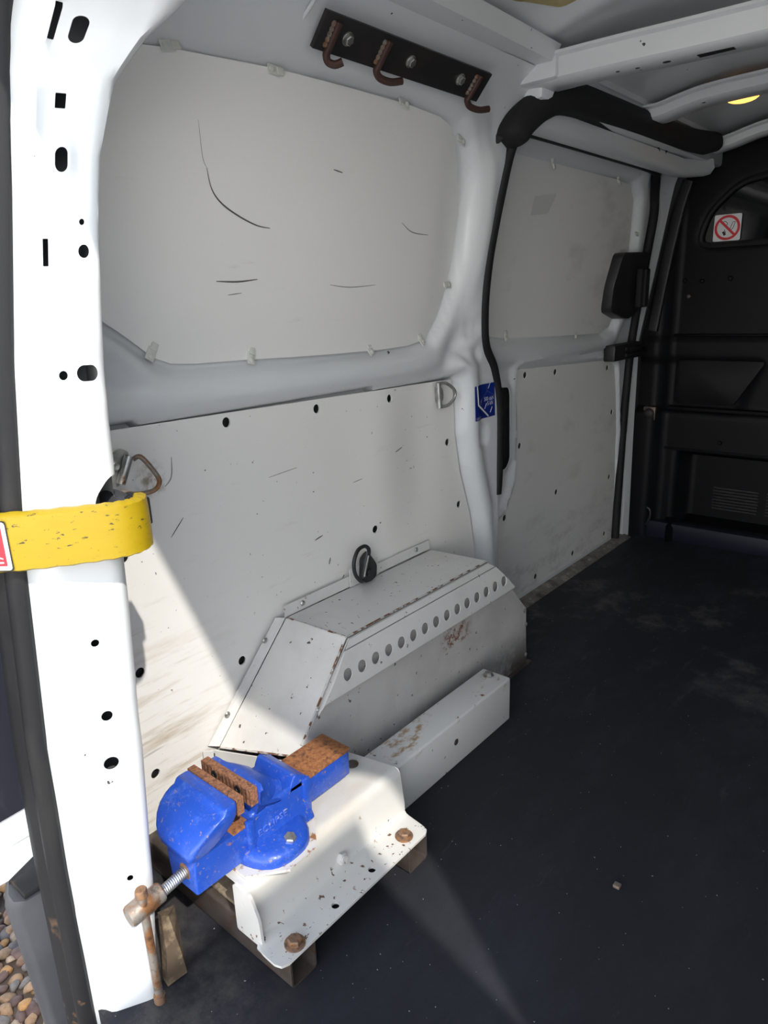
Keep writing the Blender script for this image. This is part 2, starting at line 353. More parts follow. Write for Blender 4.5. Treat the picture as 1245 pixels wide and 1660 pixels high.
# ------------------------------------------------------------------ van side profile (inner face of the side wall over height)
PZ = [-1, 0, .4, .8, 1.0, 1.2, 1.35, 1.40, 1.45, 1.48]; PX = [-1.085, -1.085, -1.09, -1.08, -1.045, -1.01, -.98, -.945, -.905, -.86]
def prof(z): return interp(z, PZ, PX)
W1 = [(.64,1.357),(.693,1.362),(.898,1.371),(1.059,1.373),(1.237,1.374),(1.356,1.37),(1.413,1.36),(1.467,1.325),(1.494,1.266),(1.501,1.188),(1.496,1.092),(1.481,1.021),(1.456,.956),(1.417,.908),(1.345,.896),(1.233,.894),(1.02,.898),(.874,.903),(.749,.906),(.698,.91),(.664,.923),(.612,.961),(.56,.995),(.53,1.03),(.525,1.092),(.535,1.215),(.56,1.29),(.59,1.335),(.615,1.352)]
L1 = [(.47,.818),(.573,.818),(.932,.811),(1.539,.801),(1.545,.788),(1.552,.738),(1.557,.654),(1.581,.546),(1.632,.407),(1.656,.286),(1.66,.02),(.47,.02)]
SEAL = [(1.612,1.365),(1.603,1.323),(1.593,1.23),(1.587,1.161),(1.584,1.076),(1.596,.973),(1.629,.878),(1.693,.807),(1.727,.7),(1.738,.518),(1.745,.246),(1.747,.0)]
W2 = [(1.754,1.351),(1.939,1.351),(2.36,1.347),(2.49,1.34),(2.546,1.298),(2.594,1.183),(2.622,1.071),(2.611,.965),(2.576,.879),(2.505,.861),(2.145,.871),(1.834,.884),(1.747,.895),(1.717,.921),(1.70,1.003),(1.70,1.157),(1.707,1.273),(1.723,1.328)]
L2 = [(1.927,.784),(2.148,.775),(2.621,.755),(2.672,.732),(2.734,.463),(2.752,.15),(2.756,.012),(2.362,.012),(1.979,.012),(1.78,.012),(1.79,.12),(1.812,.217),(1.826,.315),(1.882,.341),(1.931,.412),(1.938,.512),(1.927,.69)]
SLOT = roundpoly([(1.815,.743),(1.867,.738),(1.876,.715),(1.891,.512),(1.871,.486),(1.815,.483)], .012)
TRI = [(.545,.938),(.589,.935),(.643,.875),(.638,.863),(.545,.862)]
EMB = [rrect(1.536,.835,1.612,.882,.016), rrect(1.619,.602,1.672,.66,.012), rrect(1.54,.90,1.59,.95,.014)]
CSL = [(1.690,.408),(1.735,.405),(1.735,.209),(1.704,.211)]
def WX(y, z):
    x = prof(z); p = (y, z)
    if z > .82 and z < 1.44 and .44 < y < 1.6:
        d = sdist(p, W1); x -= .020*(1-sm(.004, .030, d)); x += .010*sm(.0, .03, d)*(1-sm(.05, .09, d))
    if z < .90 or y > 1.45:
        d = sdist(p, L1); g = max(1-sm(.835, .89, z), sm(1.49, 1.58, y)*(1-sm(1.30, 1.42, z)))
        x += (.030*sm(-.002, .022, d)+.012*sm(.01, .035, d)*(1-sm(.05, .085, d)))*g*(.30+.70*sm(1.47, 1.55, y)); 
        if d < 0: x -= .030
    if .5 < y < .66 and .85 < z < .95: x -= .009*(1-sm(-.012, .006, sdist(p, TRI)))
    if y > 1.5:
        for e in EMB:
            d = sdist(p, e)
            if d < .02: x -= .007*(1-sm(-.008, .004, d))
    return x
def DX(y, z):
    x = prof(z)-.030; p = (y, z)
    if z > .8:
        d = sdist(p, W2); x -= .016*(1-sm(.003, .028, d)); x += .016*sm(0, .03, d)*(1-sm(.06, .10, d))
    if z < .85:
        d = sdist(p, L2); x += .012*sm(0, .012, d)*(1-sm(.02, .04, d)); x -= .016*(1-sm(-.004, .004, d))
    if 1.78 < y < 1.93 and .45 < z < .78:
        d = sdist(p, SLOT); x += .010*(1-sm(.008, .022, d))
    return x

# ================================================================== STRUCTURE
# floor
fl = finish('floor', sheet([(-1.085,.305),(.66,.305),(.66,2.97),(-1.085,2.97)], [], lambda u, v: (u, v, 0), .2, .03, (0, 0, -1)), MT['floor'])
tag(fl, 'dark scuffed rubber mat covering the load floor', 'floor', kind='structure')
# left side wall, inner skin
outer = [(.44,-.02),(1.747,-.02)]+[(y, z) for y, z in reversed(SEAL)]+[(1.615,1.478),(.44,1.478)]
wl = finish('wall_left', sheet(outer, [CSL], lambda y, z: (WX(y, z), y, z), .011), MT['paint_in'], smooth=60)
tag(wl, 'white pressed metal side wall and pillar beside the vise', 'wall', kind='structure')
finish('outer_skin', sheet([(.36,-.25),(3.12,-.25),(3.12,1.50),(.36,1.50)], [], lambda y, z: (prof(min(z, 1.4))-.10, y, z), .08, .004, (-1, 0, 0)), MT['cavity'], wl, smooth=60)
bm = bmesh.new(); a_box(bm, -1.07, -1.062, 1.69, 1.74, .2, .41); finish('slot_backing', bm, MT['paint_in'], wl)
# upper rail above the sliding door
RAIL = [(prof(z)+.0, z) for z in (1.395, 1.41, 1.43, 1.45)]
bm = bmesh.new(); sec = [(0,-.012),(.02,-.022),(.045,-.018),(.06,0),(.055,.03),(0,.03)]
a_sweep(bm, [(-.955,1.62,1.392),(-.955,2.0,1.392),(-.955,2.5,1.392),(-.952,2.64,1.390),(-.938,2.76,1.398),(-.918,2.85,1.408)], [(b, a) for a, b in sec], up=(0,0,1))
tr = finish('trim_1', bm, MT['paint_in'], smooth=50); tag(tr, 'white rounded rail above the sliding door opening', 'rail', kind='structure')
bm = bmesh.new(); a_box(bm, -.99, -.87, 1.60, 3.05, 1.425, 1.56, .01); finish('rail_box', bm, MT['paint_in'], tr)
bm = bmesh.new(); a_box(bm, -1.15, -.86, .34, 3.05, 1.50, 1.58); finish('cant_rail', bm, MT['paint_in'], wl)
bm = bmesh.new(); a_box(bm, -1.2, .75, 3.09, 3.12, -.1, 1.62); finish('light_stop', bm, MT['cavity'], wl)  # unseen panel added beyond the bulkhead to stop sky leaking in
# pillar flange by the bulkhead
TX = lambda z: interp(z, [0,.175,.44,.82,1.12,1.366,1.45], [-1.087,-1.089,-1.093,-1.095,-1.042,-1.002,-.97])
bm = sheet([(2.805,0),(2.845,0),(2.845,1.45),(2.74,1.45),(2.75,1.37),(2.78,1.31),(2.805,1.26)], [], lambda y, z: (TX(z)+.22*(y-2.825), y, z), .04, .02, (-1,0,0))
tr = finish('trim_2', bm, MT['paint_in'], smooth=50); tag(tr, 'narrow white pillar edge between sliding door and black bulkhead', 'pillar', kind='structure')
# sliding door
d_out = [(1.56,1.37),(1.60,1.385),(2.57,1.385),(2.66,1.35),(2.72,1.25),(2.745,1.09),(2.79,.80),(2.782,.45),(2.765,-.01),(1.70,-.01),(1.70,.7),(1.62,.82),(1.56,1.0)]
d1 = finish('door_1', sheet(d_out, [SLOT], lambda y, z: (DX(y, z), y, z), .012, .003, (-1, 0, 0)), MT['paint_in'], smooth=60)
tag(d1, 'white sliding side door seen from inside', 'door', kind='structure')
bm = bmesh.new(); a_box(bm, -1.16, -1.135, 1.83, 1.87, .60, .73, .006); finish('lock_mechanism', bm, MT['zinc'], d1)
bm = bmesh.new(); a_tube(bm, [(-1.14,1.835,.535),(-1.13,1.85,.55),(-1.13,1.86,.56),(-1.14,1.865,.53),(-1.15,1.86,.50)], .004, 8); finish('cable', bm, MT['blackplastic'], d1)
# rubber seals of the sliding door opening
def smooth_path(P, n=6):
    P = [Vector(p) for p in P]; out = []
    for i in range(len(P)-1):
        a, b, c, d = P[max(0, i-1)], P[i], P[i+1], P[min(len(P)-1, i+2)]
        for k in range(n):
            t = k/n; out.append(.5*((2*b)+(c-a)*t+(2*a-5*b+4*c-d)*t*t+(3*b-a-3*c+d)*t**3))
    out.append(P[-1]); return out
bm = bmesh.new(); pth = smooth_path([(prof(z)+.030, y+.004, z) for y, z in SEAL if z > .5]+[(prof(.44)+.026, 1.745, .44)]); a_sweep(bm, pth, [(a*.8, b) for a, b in circ((0,0), .0135, 12)], up=(1,0,0))
finish('rubber_seal', bm, MT['rubber'], d1)
bm = bmesh.new(); TOP = [(1.615,1.385),(1.8,1.386),(2.2,1.386),(2.52,1.384),(2.625,1.37),(2.69,1.32),(2.728,1.25),(2.753,1.09),(2.80,.80),(2.79,.45),(2.772,.0)]
a_sweep(bm, smooth_path([(prof(z)+.003-.019*sm(2.5,2.66,y), y-.02*sm(2.5,2.66,y), z) for y, z in TOP]), circ((0,0), .016, 12), up=(1,0,0)); finish('rubber_seal', bm, MT['rubber'], d1)
# latch cover and guide on the door's front edge
bm = prism(roundpoly([(2.475,1.13),(2.68,1.135),(2.725,1.06),(2.735,.93),(2.60,.905),(2.47,.935),(2.455,1.02)], .02), lambda y, z: (prof(z)-.045, y, z), lambda y, z: (prof(z)+.022-.02*abs(y-2.6)/.13, y+.01*(2.6-y), z)); bevel_all(bm, .004)
lt = finish('door_latch', bm, MT['blackplastic'], d1); bm = bmesh.new(); a_box(bm, -1.03, -1.008, 2.62, 2.70, .945, 1.08, .006); a_box(bm, -1.02, -1.0, 2.64, 2.655, .95, 1.075, .003); finish('latch_cover', bm, MT['fabric'], lt)
bm = bmesh.new(); a_box(bm, -1.10, -1.055, 2.53, 2.80, .757, .815, .006); gd = finish('door_guide', bm, MT['blackplastic'], d1)
for k in range(2):
    bm = bmesh.new(); a_box(bm, -1.056, -1.046, 2.62, 2.80, .768+.024*k, .78+.024*k, .003); finish('guide_rib', bm, MT['rubber'], gd)

# bulkhead
YB = 2.95
WIN = roundpoly([(-.93,1.155),(.40,1.155),(.36,1.36),(-.62,1.39),(-.80,1.365),(-.90,1.27)], .05, 6)
def BY(x, z):
    y = YB+.0
    if z > 1.08: y += .012*(1-sm(-.01, .015, sdist((x, z), WIN)))
    y -= .014*sm(.826, .815, z)*1.0
    y += .012*(sm(.745, .735, z)-sm(.545, .53, z))*sm(-.70, -.72, x-.35*(z-.57))*1.0
    y -= .022*sm(.545, .53, z)
    if z < .38: y += .10*sm(-.93, -.90, x)*sm(.375, .35, z)
    if z < .09: y -= .13*sm(.085, .06, z)*sm(-.96, -.90, x)
    y -= .05*sm(-.985, -1.03, x)
    return y
bw = finish('wall_front', sheet([(-1.088,-.01),(.68,-.01),(.68,1.56),(-.80,1.56),(-.93,1.45),(-.985,1.41),(-1.006,1.366),(-1.046,1.117),(-1.098,.816),(-1.096,.439),(-1.092,.17)], [], lambda x, z: (x, BY(x, z), z), .016, .006, (0, 1, 0)), MT['bulk'], smooth=50)
tag(bw, 'black panelled bulkhead behind the driver cab', 'bulkhead', kind='structure')
bm = sheet(WIN, [], lambda x, z: (x, YB+.006, z), None, .004, (0, 1, 0)); g = finish('window_1', bm, MT['glass'], bw)
bm = bmesh.new(); a_sweep(bm, [(x, YB-.003, z) for x, z in WIN], circ((0,0), .011, 8), closed=True, up=(0,1,0)); finish('window_gasket', bm, MT['rubber'], bw)
for (x0, x1, z0, z1, y0, nm) in ((-.985,.68,.826,.834,YB-.022,'panel_rail'), (-.985,.68,.538,.552,YB-.05,'panel_rail'), (-.985,.68,.376,.386,YB-.04,'panel_rail')):
    bm = bmesh.new(); a_box(bm, x0, x1, y0, YB, z0, z1, .003); finish(nm, bm, MT['bulk'], bw)
bm = sheet(roundpoly([(-.965,.565),(-.74,.565),(-.64,.735),(-.965,.735)], .02), [], lambda x, z: (x, YB-.026, z), None, .012, (0, 1, 0)); finish('recess_panel', bevel_all(bm, .003), MT['bulk'], bw)
for k in range(8):
    for x0 in (-.80, -.60):
        bm = bmesh.new(); a_box(bm, x0, x0+.17, YB+.055, YB+.09, .125+k*.0125, .131+k*.0125); finish('vent_slat', bm, MT['blackplastic'], bw)
bm = bmesh.new(); a_box(bm, -1.05, .68, YB-.075, YB+.0, -.005, .072, .012); finish('bottom_ledge', bm, MT['bulkbase'], bw)
bm = bmesh.new(); a_box(bm, -1.065, -1.015, YB-.078, YB-.05, .495, .55, .004); bp_ = finish('bolt_plate', bm, MT['steel'], bw)
bm = bmesh.new(); a_lathe(bm, [(.022,0),(.022,.004),(.016,.01),(.008,.012),(0,.012)], (-1.04,YB-.078,.522), (0,-1,0)); finish('bolt', bm, MT['blacksteel'], bp_)
for (x, z, m) in ((-.965,1.035,'bulk'), (-.90,1.03,'bulk'), (-.80,1.035,'bulk'), (-.945,.975,'steel'), (-.77,.42,'bulk')):
    bm = bmesh.new(); a_lathe(bm, [(.009,0),(.009,.003),(.006,.007),(0,.008)], (x, YB-.003-(.032 if z < .5 else 0), z), (0,-1,0), 12); finish('rivet', bm, MT[m], bw)
bm = bmesh.new(); a_tube(bm, [(-1.03+.028*math.cos(t)*.9, YB-.075, .085+.04*math.sin(t)+.012*math.cos(t)) for t in [2*math.pi*i/20 for i in range(20)]], .005, 8, closed=True); finish('tie_down_ring', bm, MT['blackplastic'], bw)
bm = bmesh.new(); a_sweep(bm, smooth_path([(-.965,YB-.055,1.385),(-.99,YB-.06,1.28),(-1.02,YB-.062,1.1),(-1.055,YB-.062,.85)]), rrect(-.02,-.01,.02,.01,.006), up=(1,0,0)); finish('pillar_trim', bm, MT['blackplastic'], bw)

# roof
def RZ(x, y):
    z = 1.505+.05*sm(-.95, -.62, x)+.008*sm(-.6, -.2, x); z -= .05*sm(.25, .6, x)
    z += .012*sm(.55, .62, y)*sm(1.52, 1.46, y)*sm(-.84, -.79, x)
    z -= .012*sm(1.40, 1.47, y)*sm(1.56, 1.50, y)
    return z
ce = finish('ceiling', sheet([(-.96,.36),(.75,.36),(.75,3.11),(-.96,3.11)], [], lambda x, y: (x, y, RZ(x, y)), .03, .004, (0, 0, 1)), MT['paint_in'], smooth=60)
tag(ce, 'white bare metal roof skin of the van', 'ceiling', kind='structure')
bm = sheet(roundpoly([(-.79,.75),(.35,.75),(.35,1.455),(-.755,1.455),(-.80,1.36)], .02), [], lambda x, y: (x, y, RZ(x, y)-.004), .06, .004, (0,0,1)); finish('damping_pad', bm, MT['pad'], ce)
bm = bmesh.new(); a_sweep(bm, smooth_path([(-.87,.5,1.478),(-.872,1.0,1.478),(-.875,1.3,1.478),(-.885,1.565,1.480)]), [(0,0),(.012,.002),(.014,.05),(.03,.06),(.03,.075),(0,.06)], up=(0,0,1)); finish('roof_flange', bm, MT['paint_in'], ce)
def bow(name, xs, zs, y0, y1, h, holes, x_split):
    n = len(xs); pts = smooth_path([(x, 0, z) for x, z in zip(xs, zs)], 8)
    bm = bmesh.new(); secs = []
    for p in pts:
        x, z = p.x, p.z
        secs.append([(x, y0, z+h), (x, y0+.004, z+.006), (x, y0+.012, z), (x, y1-.012, z), (x, y1-.004, z+.006), (x, y1, z+h), (x, y1+.012, z+h+.004), (x, y1+.012, z+h+.01), (x, y0-.012, z+h+.01), (x, y0-.012, z+h+.004)])
    loft(bm, secs); bmesh.ops.recalc_face_normals(bm, faces=bm.faces)
    o = finish(name, bm, MT['paint_in'], smooth=40)
    for (hx, hy, w, l, kind) in holes:
        z = interp(hx, [q.x for q in pts], [q.z for q in pts])-.0006
        bm = sheet(slot(hx, hy, w, l) if kind else rrect(hx-w/2, hy-l/2, hx+w/2, hy+l/2, .001), [], lambda x, y: (x, y, z+(x-hx)*0), None, .001, (0,0,1)); finish('hole', bm, MT['black'], o)  # flat black patch stands for the dark of each punched hole
    return o
b1 = bow('trim_3', [-.995,-.93,-.86,-.70,-.41,.0,.6], [1.452,1.452,1.446,1.444,1.438,1.436,1.43], 1.565, 1.665, .042,
         [(-.915,1.60,.045,.022,1),(-.70,1.61,.008,.008,1),(-.66,1.615,.009,.009,1),(-.60,1.615,.016,.012,1),(-.505,1.62,.07,.02,0),(-.39,1.62,.03,.02,1),(-.33,1.62,.012,.012,1),(-.25,1.62,.1,.012,0)], 0)
tag(b1, 'white transverse roof bow nearest the hook rail', 'roof bow', kind='structure')
bm = bmesh.new(); a_box(bm, -.99, -.815, 1.556, 1.674, 1.448, 1.497, .008); finish('end_gusset', bm, MT['paint_in'], b1)
b2 = bow('trim_4', [-.905,-.86,-.825,-.77,-.70,-.55,-.2,.6], [1.468,1.465,1.466,1.477,1.487,1.492,1.498,1.49], 2.19, 2.29, .026, [(-.715,2.215,.01,.01,1),(-.53,2.22,.012,.012,1)], 0)
tag(b2, 'white transverse roof bow carrying the lit amber lamp', 'roof bow', kind='structure')
b3 = bow('trim_5', [-.86,-.80,-.70,-.55,-.2,.6], [1.452,1.462,1.485,1.495,1.50,1.49], 2.78, 2.86, .026, [], 0)
tag(b3, 'white transverse roof bow above the bulkhead', 'roof bow', kind='structure')

# rear door frame: one ring of pressed steel around the rear opening
YRZ = [0, .26, .46, .72, .94, 1.14, 1.325, 1.5]; YRY = [.300, .302, .308, .326, .354, .388, .418, .43]
WZ = [0, .19, .41, .62, .75, .87, .99, 1.1, 1.17, 1.25, 1.30, 1.36, 1.5]; WW = [.078, .097, .107, .106, .102, .091, .084, .079, .080, .097, .13, .19, .20]
FP = [(-.815, -.06+.02*i) for i in range(66)]
for i in range(1, 19):
    t = math.radians(90*i/18); FP.append((-.815+.25*(1-math.cos(t)), 1.24+.19*math.sin(t)))
FP += [(-.565+.046*i, 1.43) for i in range(1, 9)]
FP += [( -.39-x-.005, z) for x, z in reversed(FP)]
CUM = [0]
for a, b in zip(FP, FP[1:]): CUM.append(CUM[-1]+math.hypot(b[0]-a[0], b[1]-a[1]))
def fpath(l):
    for i in range(1, len(CUM)):
        if l <= CUM[i] or i == len(CUM)-1:
            t = (l-CUM[i-1])/(CUM[i]-CUM[i-1]); a, b = FP[i-1], FP[i]
            x, z = a[0]+(b[0]-a[0])*t, a[1]+(b[1]-a[1])*t; dx, dz = b[0]-a[0], b[1]-a[1]; L = math.hypot(dx, dz)
            a0 = FP[max(0, i-3)]; b0 = FP[min(len(FP)-1, i+2)]; dx, dz = b0[0]-a0[0], b0[1]-a0[1]; L = math.hypot(dx, dz)
            return x, z, dz/L, -dx/L
def yrear(x, z):
    y = interp(z, YRZ, YRY); return y+(.328-y)*sm(-.79, -.66, x)*sm(.40, .27, x)
SF = .118
def zl(z): return z+.06          # path length at a height on the straight part
EMBP = [(rrect(.036,zl(1.045),.122,zl(1.245),.015), -.006), (rrect(.040,zl(.905),.130,zl(.952),.014), -.007), (rrect(.038,zl(.80),.13,zl(.88),.01), 0.0),
        (circ((.064,zl(1.165)), .018, 16, .024), .004), (circ((.077,zl(.48)), .015), -.005), (circ((.075,zl(.409)), .017), -.006), (circ((.085,zl(.158)), .017), -.006), (rrect(.036,zl(1.255),.11,zl(1.335),.02), -.004)]
def frame_pt(s, l):
    x, z, nx, nz = fpath(l); y0 = yrear(x, z)
    # cross-section: rear flange, step, main face, rounded front edge, return towards the side wall
    k = [(-.02,-.080,.004),(0,-.055,0),(.022,-.048,.016),(.034,-.030,.026),(.095,-.006,.088),(.108,-.0025,.100),(.118,-.004,.110),(.130,-.014,.118),(.16,-.042,.125),(.24,-.12,.13),(.30,-.18,.135)]
    ss = [q[0] for q in k]; off = interp(s, ss, [q[1] for q in k]); yy = interp(s, ss, [q[2] for q in k])
    yy *= interp(z, WZ, WW)/.113; rel = 0
    for e, dpt in EMBP:
        if dpt:
            d = sdist((s, l), e)
            if d < .01: rel += dpt*(1-sm(-.006, .004, d))
    for lz in (zl(1.207), zl(.455), zl(.186)):
        if abs(l-lz) < .1 and s > -.01: rel += .003*sm(lz+.006*s/.1+.001, lz+.006*s/.1-.002, l)*sm(lz-.10, lz-.02, l)
    off += rel*.9; yy -= rel*.4
    return Vector((x+nx*off, y0+yy, z+nz*off))
hol = [rrect(.036,zl(1.278),.042,zl(1.308),.001), slot(.060,zl(1.292),.014,.025), rrect(.052,zl(1.219),.064,zl(1.234),.001), slot(.064,zl(1.165),.016,.026), circ((.091,zl(1.100)), .0035, 10),
       rrect(.040,zl(1.052),.047,zl(1.082),.001), circ((.093,zl(1.068)), .0075), circ((.062,zl(.929)), .0055), slot(.093,zl(.930),.028,.019), circ((.071,zl(.589)), .005, 12), circ((.077,zl(.48)), .007), circ((.075,zl(.409)), .0095), circ((.083,zl(.222)), .0045, 10), circ((.085,zl(.158)), .008), 
       roundpoly([(.082,zl(.70)),(.135,zl(.695)),(.15,zl(.80)),(.11,zl(.805)),(.088,zl(.78))], .012)]
fr_ = finish('trim_6', sheet([(-.02,0),(.30,0),(.30,CUM[-1]),(-.02,CUM[-1])], hol, frame_pt, (.0075,.016)), MT['paint'], smooth=50)
tag(fr_, 'white steel frame of the rear door opening with punched holes', 'door frame', kind='structure')
# inner closing sheet behind the punched holes
bm = sheet([(-.02,0),(.11,0),(.11,CUM[-1]),(-.02,CUM[-1])], [], lambda s, l: frame_pt(s, l)+Vector((-.04*fpath(l)[2], .004, -.04*fpath(l)[3])), (.02,.04)); finish('inner_reinforcement', bm, MT['cavity'], fr_)
# rubber door seal on the frame's rear flange
bm = bmesh.new(); rings = []
for i in range(0, 118):
    l = CUM[-1]*i/117; x, z, nx, nz = fpath(l); y0 = yrear(x, z)
    sec = [(-.050,-.004),(-.053,-.014),(-.062,-.020),(-.072,-.019),(-.080,-.013),(-.086,-.014),(-.096,-.020),(-.112,-.020),(-.124,-.012),(-.128,.004),(-.10,.012),(-.06,.008)]
    rings.append([(x+nx*a, y0+b, z+nz*a) for a, b in sec])
loft(bm, rings); finish('rubber_seal', bm, MT['rubber'], fr_, smooth=50)

# roof edge above the rear doors
bm = sheet([(-.75,.405),(-.69,.345),(-.61,.312),(-.50,.303),(0,.316),(.31,.314),(.38,.35),(.42,.41),(.42,.50),(-.75,.50)], [], lambda x, y: (x, y, 1.53), .08, .05, (0,0,-1)); finish('roof_header', bm, MT['paint'], fr_)
# exterior corner panels of the body, so that the pillars are closed boxes
for nm, xa, xb in (('body_corner', -1.20, -.935), ('body_corner', .54, .82)):
    bm = bmesh.new(); z_s = [-.08, .3, .6, .9, 1.2, 1.45]
    if xa < -1: loft(bm, [[(xa+.02+.05*z/1.4, interp(z, YRZ, YRY)+.03, z), (xb, interp(z, YRZ, YRY)+.004, z), (xb, interp(z, YRZ, YRY)+.05, z), (xa, interp(z, YRZ, YRY)+.10, z)] for z in z_s])
    else: loft(bm, [[(xa, interp(z, YRZ, YRY)+.004, z), (xb-.02, interp(z, YRZ, YRY)+.03, z), (xb, interp(z, YRZ, YRY)+.10, z), (xa, interp(z, YRZ, YRY)+.05, z)] for z in z_s])
    bmesh.ops.recalc_face_normals(bm, faces=bm.faces); finish(nm, bm, MT['paint'], fr_)
# right side wall (behind the photographer's right hand)
wr = finish('wall_right', sheet([(.40,-.02),(2.97,-.02),(2.97,1.52),(.40,1.52)], [], lambda y, z: (-.40-prof(z), y, z), .1, .06, (1,0,0)), MT['paint_in'], smooth=60)
tag(wr, 'white side wall on the right, outside the picture', 'wall', kind='structure')
# rear doors, both swung open
dl = thing('door_2', 'open rear door at left edge with dark scuffed inner trim', 'door', (-.99,.33,.2), kind='structure')
def dpl(y, z, o=0): return (-.975-.09*(.33-y)+o, y, z)
poly = [(.335,.24),(.30,.225),(.26,.205),(.10,.20),(-.38,.20),(-.38,1.40),(.40,1.40),(.36,.95)]
finish('door_shell', sheet(poly, [], lambda y, z: dpl(y, z), .05, .035, (-1,0,0)), MT['paint'], dl)
finish('door_trim', sheet([(.32,.315),(.10,.29),(-.34,.29),(-.34,.95),(.345,.95)], [], lambda y, z: dpl(y, z, .006), .1, .005, (-1,0,0)), MT['doortrim'], dl)
bm = bmesh.new(); loft(bm, [[dpl(.335,.262,.001), dpl(.335,.268,.010), dpl(.335,.290,.001)], [dpl(.30,.262,.002), dpl(.30,.268,.008), dpl(.30,.282,.001)], [dpl(.262,.258,.001), dpl(.262,.2585,.0015), dpl(.262,.259,.001)]]); finish('pressed_crease', bm, MT['paint'], dl)
dr = thing('door_3', 'open rear door on the right, outside the picture', 'door', (.45,0,0), kind='structure')
finish('door_shell', sheet([(.262,1.45),(.282,1.29),(.333,.97),(.333,-.05),(-.42,-.05),(-.42,1.45)], [], lambda y, z: (.435+.02*(y-.3), y, z), .12, .04, (1,0,0)), MT['paint'], dr)
# bumper corner below the open door
bm = bmesh.new()
loft(bm, [[(-1.17,.33+yo,z), (-1.08,.300+yo,z), (-.985,.259+yo,z), (-.965,.258+yo,z), (-.952,.27+yo,z), (-.945,.35,z), (-1.17,.355,z)] for z, yo in ((-.48,.0),(-.2,.012),(.05,-.002),(.165,-.010),(.180,-.002))])
bmesh.ops.recalc_face_normals(bm, faces=bm.faces); bu = finish('rear_bumper', bm, MT['greyplastic'], smooth=60); tag(bu, 'dark grey plastic bumper corner below the open rear door', 'bumper')
bm = bmesh.new(); a_box(bm, -1.04, -.955, .268, .35, .178, .19, .003); finish('bumper_step', bm, MT['rubber'], bu)
bm = bmesh.new(); a_box(bm, -.92, .52, .16, .33, -.42, -.05, .03, 3); finish('bumper_bar', bm, MT['greyplastic'], bu)

# ground of gravel
gr = finish('ground', sheet([(-14,-14),(14,-14),(14,14),(-14,14)], [], lambda x, y: (x, y, -.56), 1.0), MT['ground'], smooth=0); tag(gr, 'gravel ground beside the van', 'ground', kind='structure')
def stone_mesh(k):
    bm = bmesh.new(); bmesh.ops.create_icosphere(bm, subdivisions=2, radius=1); rnd = random.Random(k)
    dirs = [Vector((rnd.uniform(-1,1), rnd.uniform(-1,1), rnd.uniform(-1,1))).normalized() for _ in range(6)]; amp = [rnd.uniform(.45, .85) for _ in dirs]
    for v in bm.verts:
        for d, a in zip(dirs, amp):
            q = v.co.dot(d)
            if q > a: v.co -= d*(q-a)*.85
        v.co.x *= 1.2; v.co.z *= .62
    return bm
for k in range(6):
    pass
SM = [mesh_only('stone', stone_mesh(k), STONES[k % 6], 0) for k in range(12)]
for m_ in SM: m_.polygons.foreach_set('use_smooth', [True]*len(m_.polygons))
rs = random.Random(3); n_st = 0
for i in range(27):
    x0 = -2.12+.030*i
    for j in range(11):
        y = (.175+.0165*j)*abs(x0)+rs.uniform(-.009,.009); x = x0+rs.uniform(-.009,.009)
        k = rs.randrange(12); q = rs.uniform(.013, .022)
        place(SM[k], 'stone', None, gr, (x, y, -.555+rs.uniform(0, .014)), (rs.uniform(-.5,.5), rs.uniform(-.5,.5), rs.uniform(0, 6.3)), (q, q, q))
finish('stone_underlay', sheet([(-3,-.7),(-1,-.7),(-1,1.7),(-3,1.7)], [], lambda x, y: (x, y, -.5575), .5), mat('dark_brown_underlay', (.07, .05, .038), .95), gr, smooth=0)  # dark brown sheet under the stones, so the gaps come out dark
bm = bmesh.new()
for _ in range(2600):
    x, y = rs.uniform(-2.9, -1.2), rs.uniform(-.6, 1.6)
    if -2.13 < x < -1.32 and .17 < y/-x < .345: continue
    r = bmesh.ops.create_icosphere(bm, subdivisions=1, radius=1); s = rs.uniform(.016, .027); M_ = Matrix.Translation((x, y, -.555+rs.uniform(0,.01))) @ Matrix.Rotation(rs.uniform(0,6.3), 4, 'Z') @ Matrix.Diagonal((s*1.2, s, s*.65, 1))
    bmesh.ops.transform(bm, matrix=M_, verts=r['verts']); mi = rs.randrange(6)
    for f in {f for v in r['verts'] for f in v.link_faces}: f.material_index = mi
o = finish('loose_stones', bm, STONES, gr, smooth=0); o['kind'] = 'stuff'

# ================================================================== THINGS
def screw_mesh(r=.006, m='zinc'):
    bm = bmesh.new(); a_lathe(bm, [(r,0),(r,.0012),(r*.75,.0028),(r*.42,.0034),(r*.38,.002),(0,.002)], (0,0,0), (0,0,1), 14); return mesh_only('screw', bm, MT[m])
SCREW = screw_mesh()
def zrot(axis): return Vector(axis).normalized().to_track_quat('Z', 'Y')
def clip_mesh():
    bm = bmesh.new(); a_box(bm, -.008, .008, -.012, .012, 0, .003, .001); a_box(bm, -.006, .006, .006, .020, .002, .006, .001)
    a_lathe(bm, [(.005,.003),(.005,.005),(.003,.006),(0,.006)], (0,-.005,0), (0,0,1), 10); return mesh_only('panel_clip', bm, MT['clip'])
CLIP = clip_mesh()
def clip(parent, y, z, x, ang):
    n = Vector((1, 0, .22)).normalized() if z > .85 else Vector((1, 0, 0))
    up = (Vector((0, math.sin(ang), math.cos(ang)))); up = (up-n*up.dot(n)).normalized(); r = up.cross(n)
    M_ = Matrix((r, up, n)).transposed()
    o = place(CLIP, 'panel_clip', None, parent, (x, y, z), M_); return o
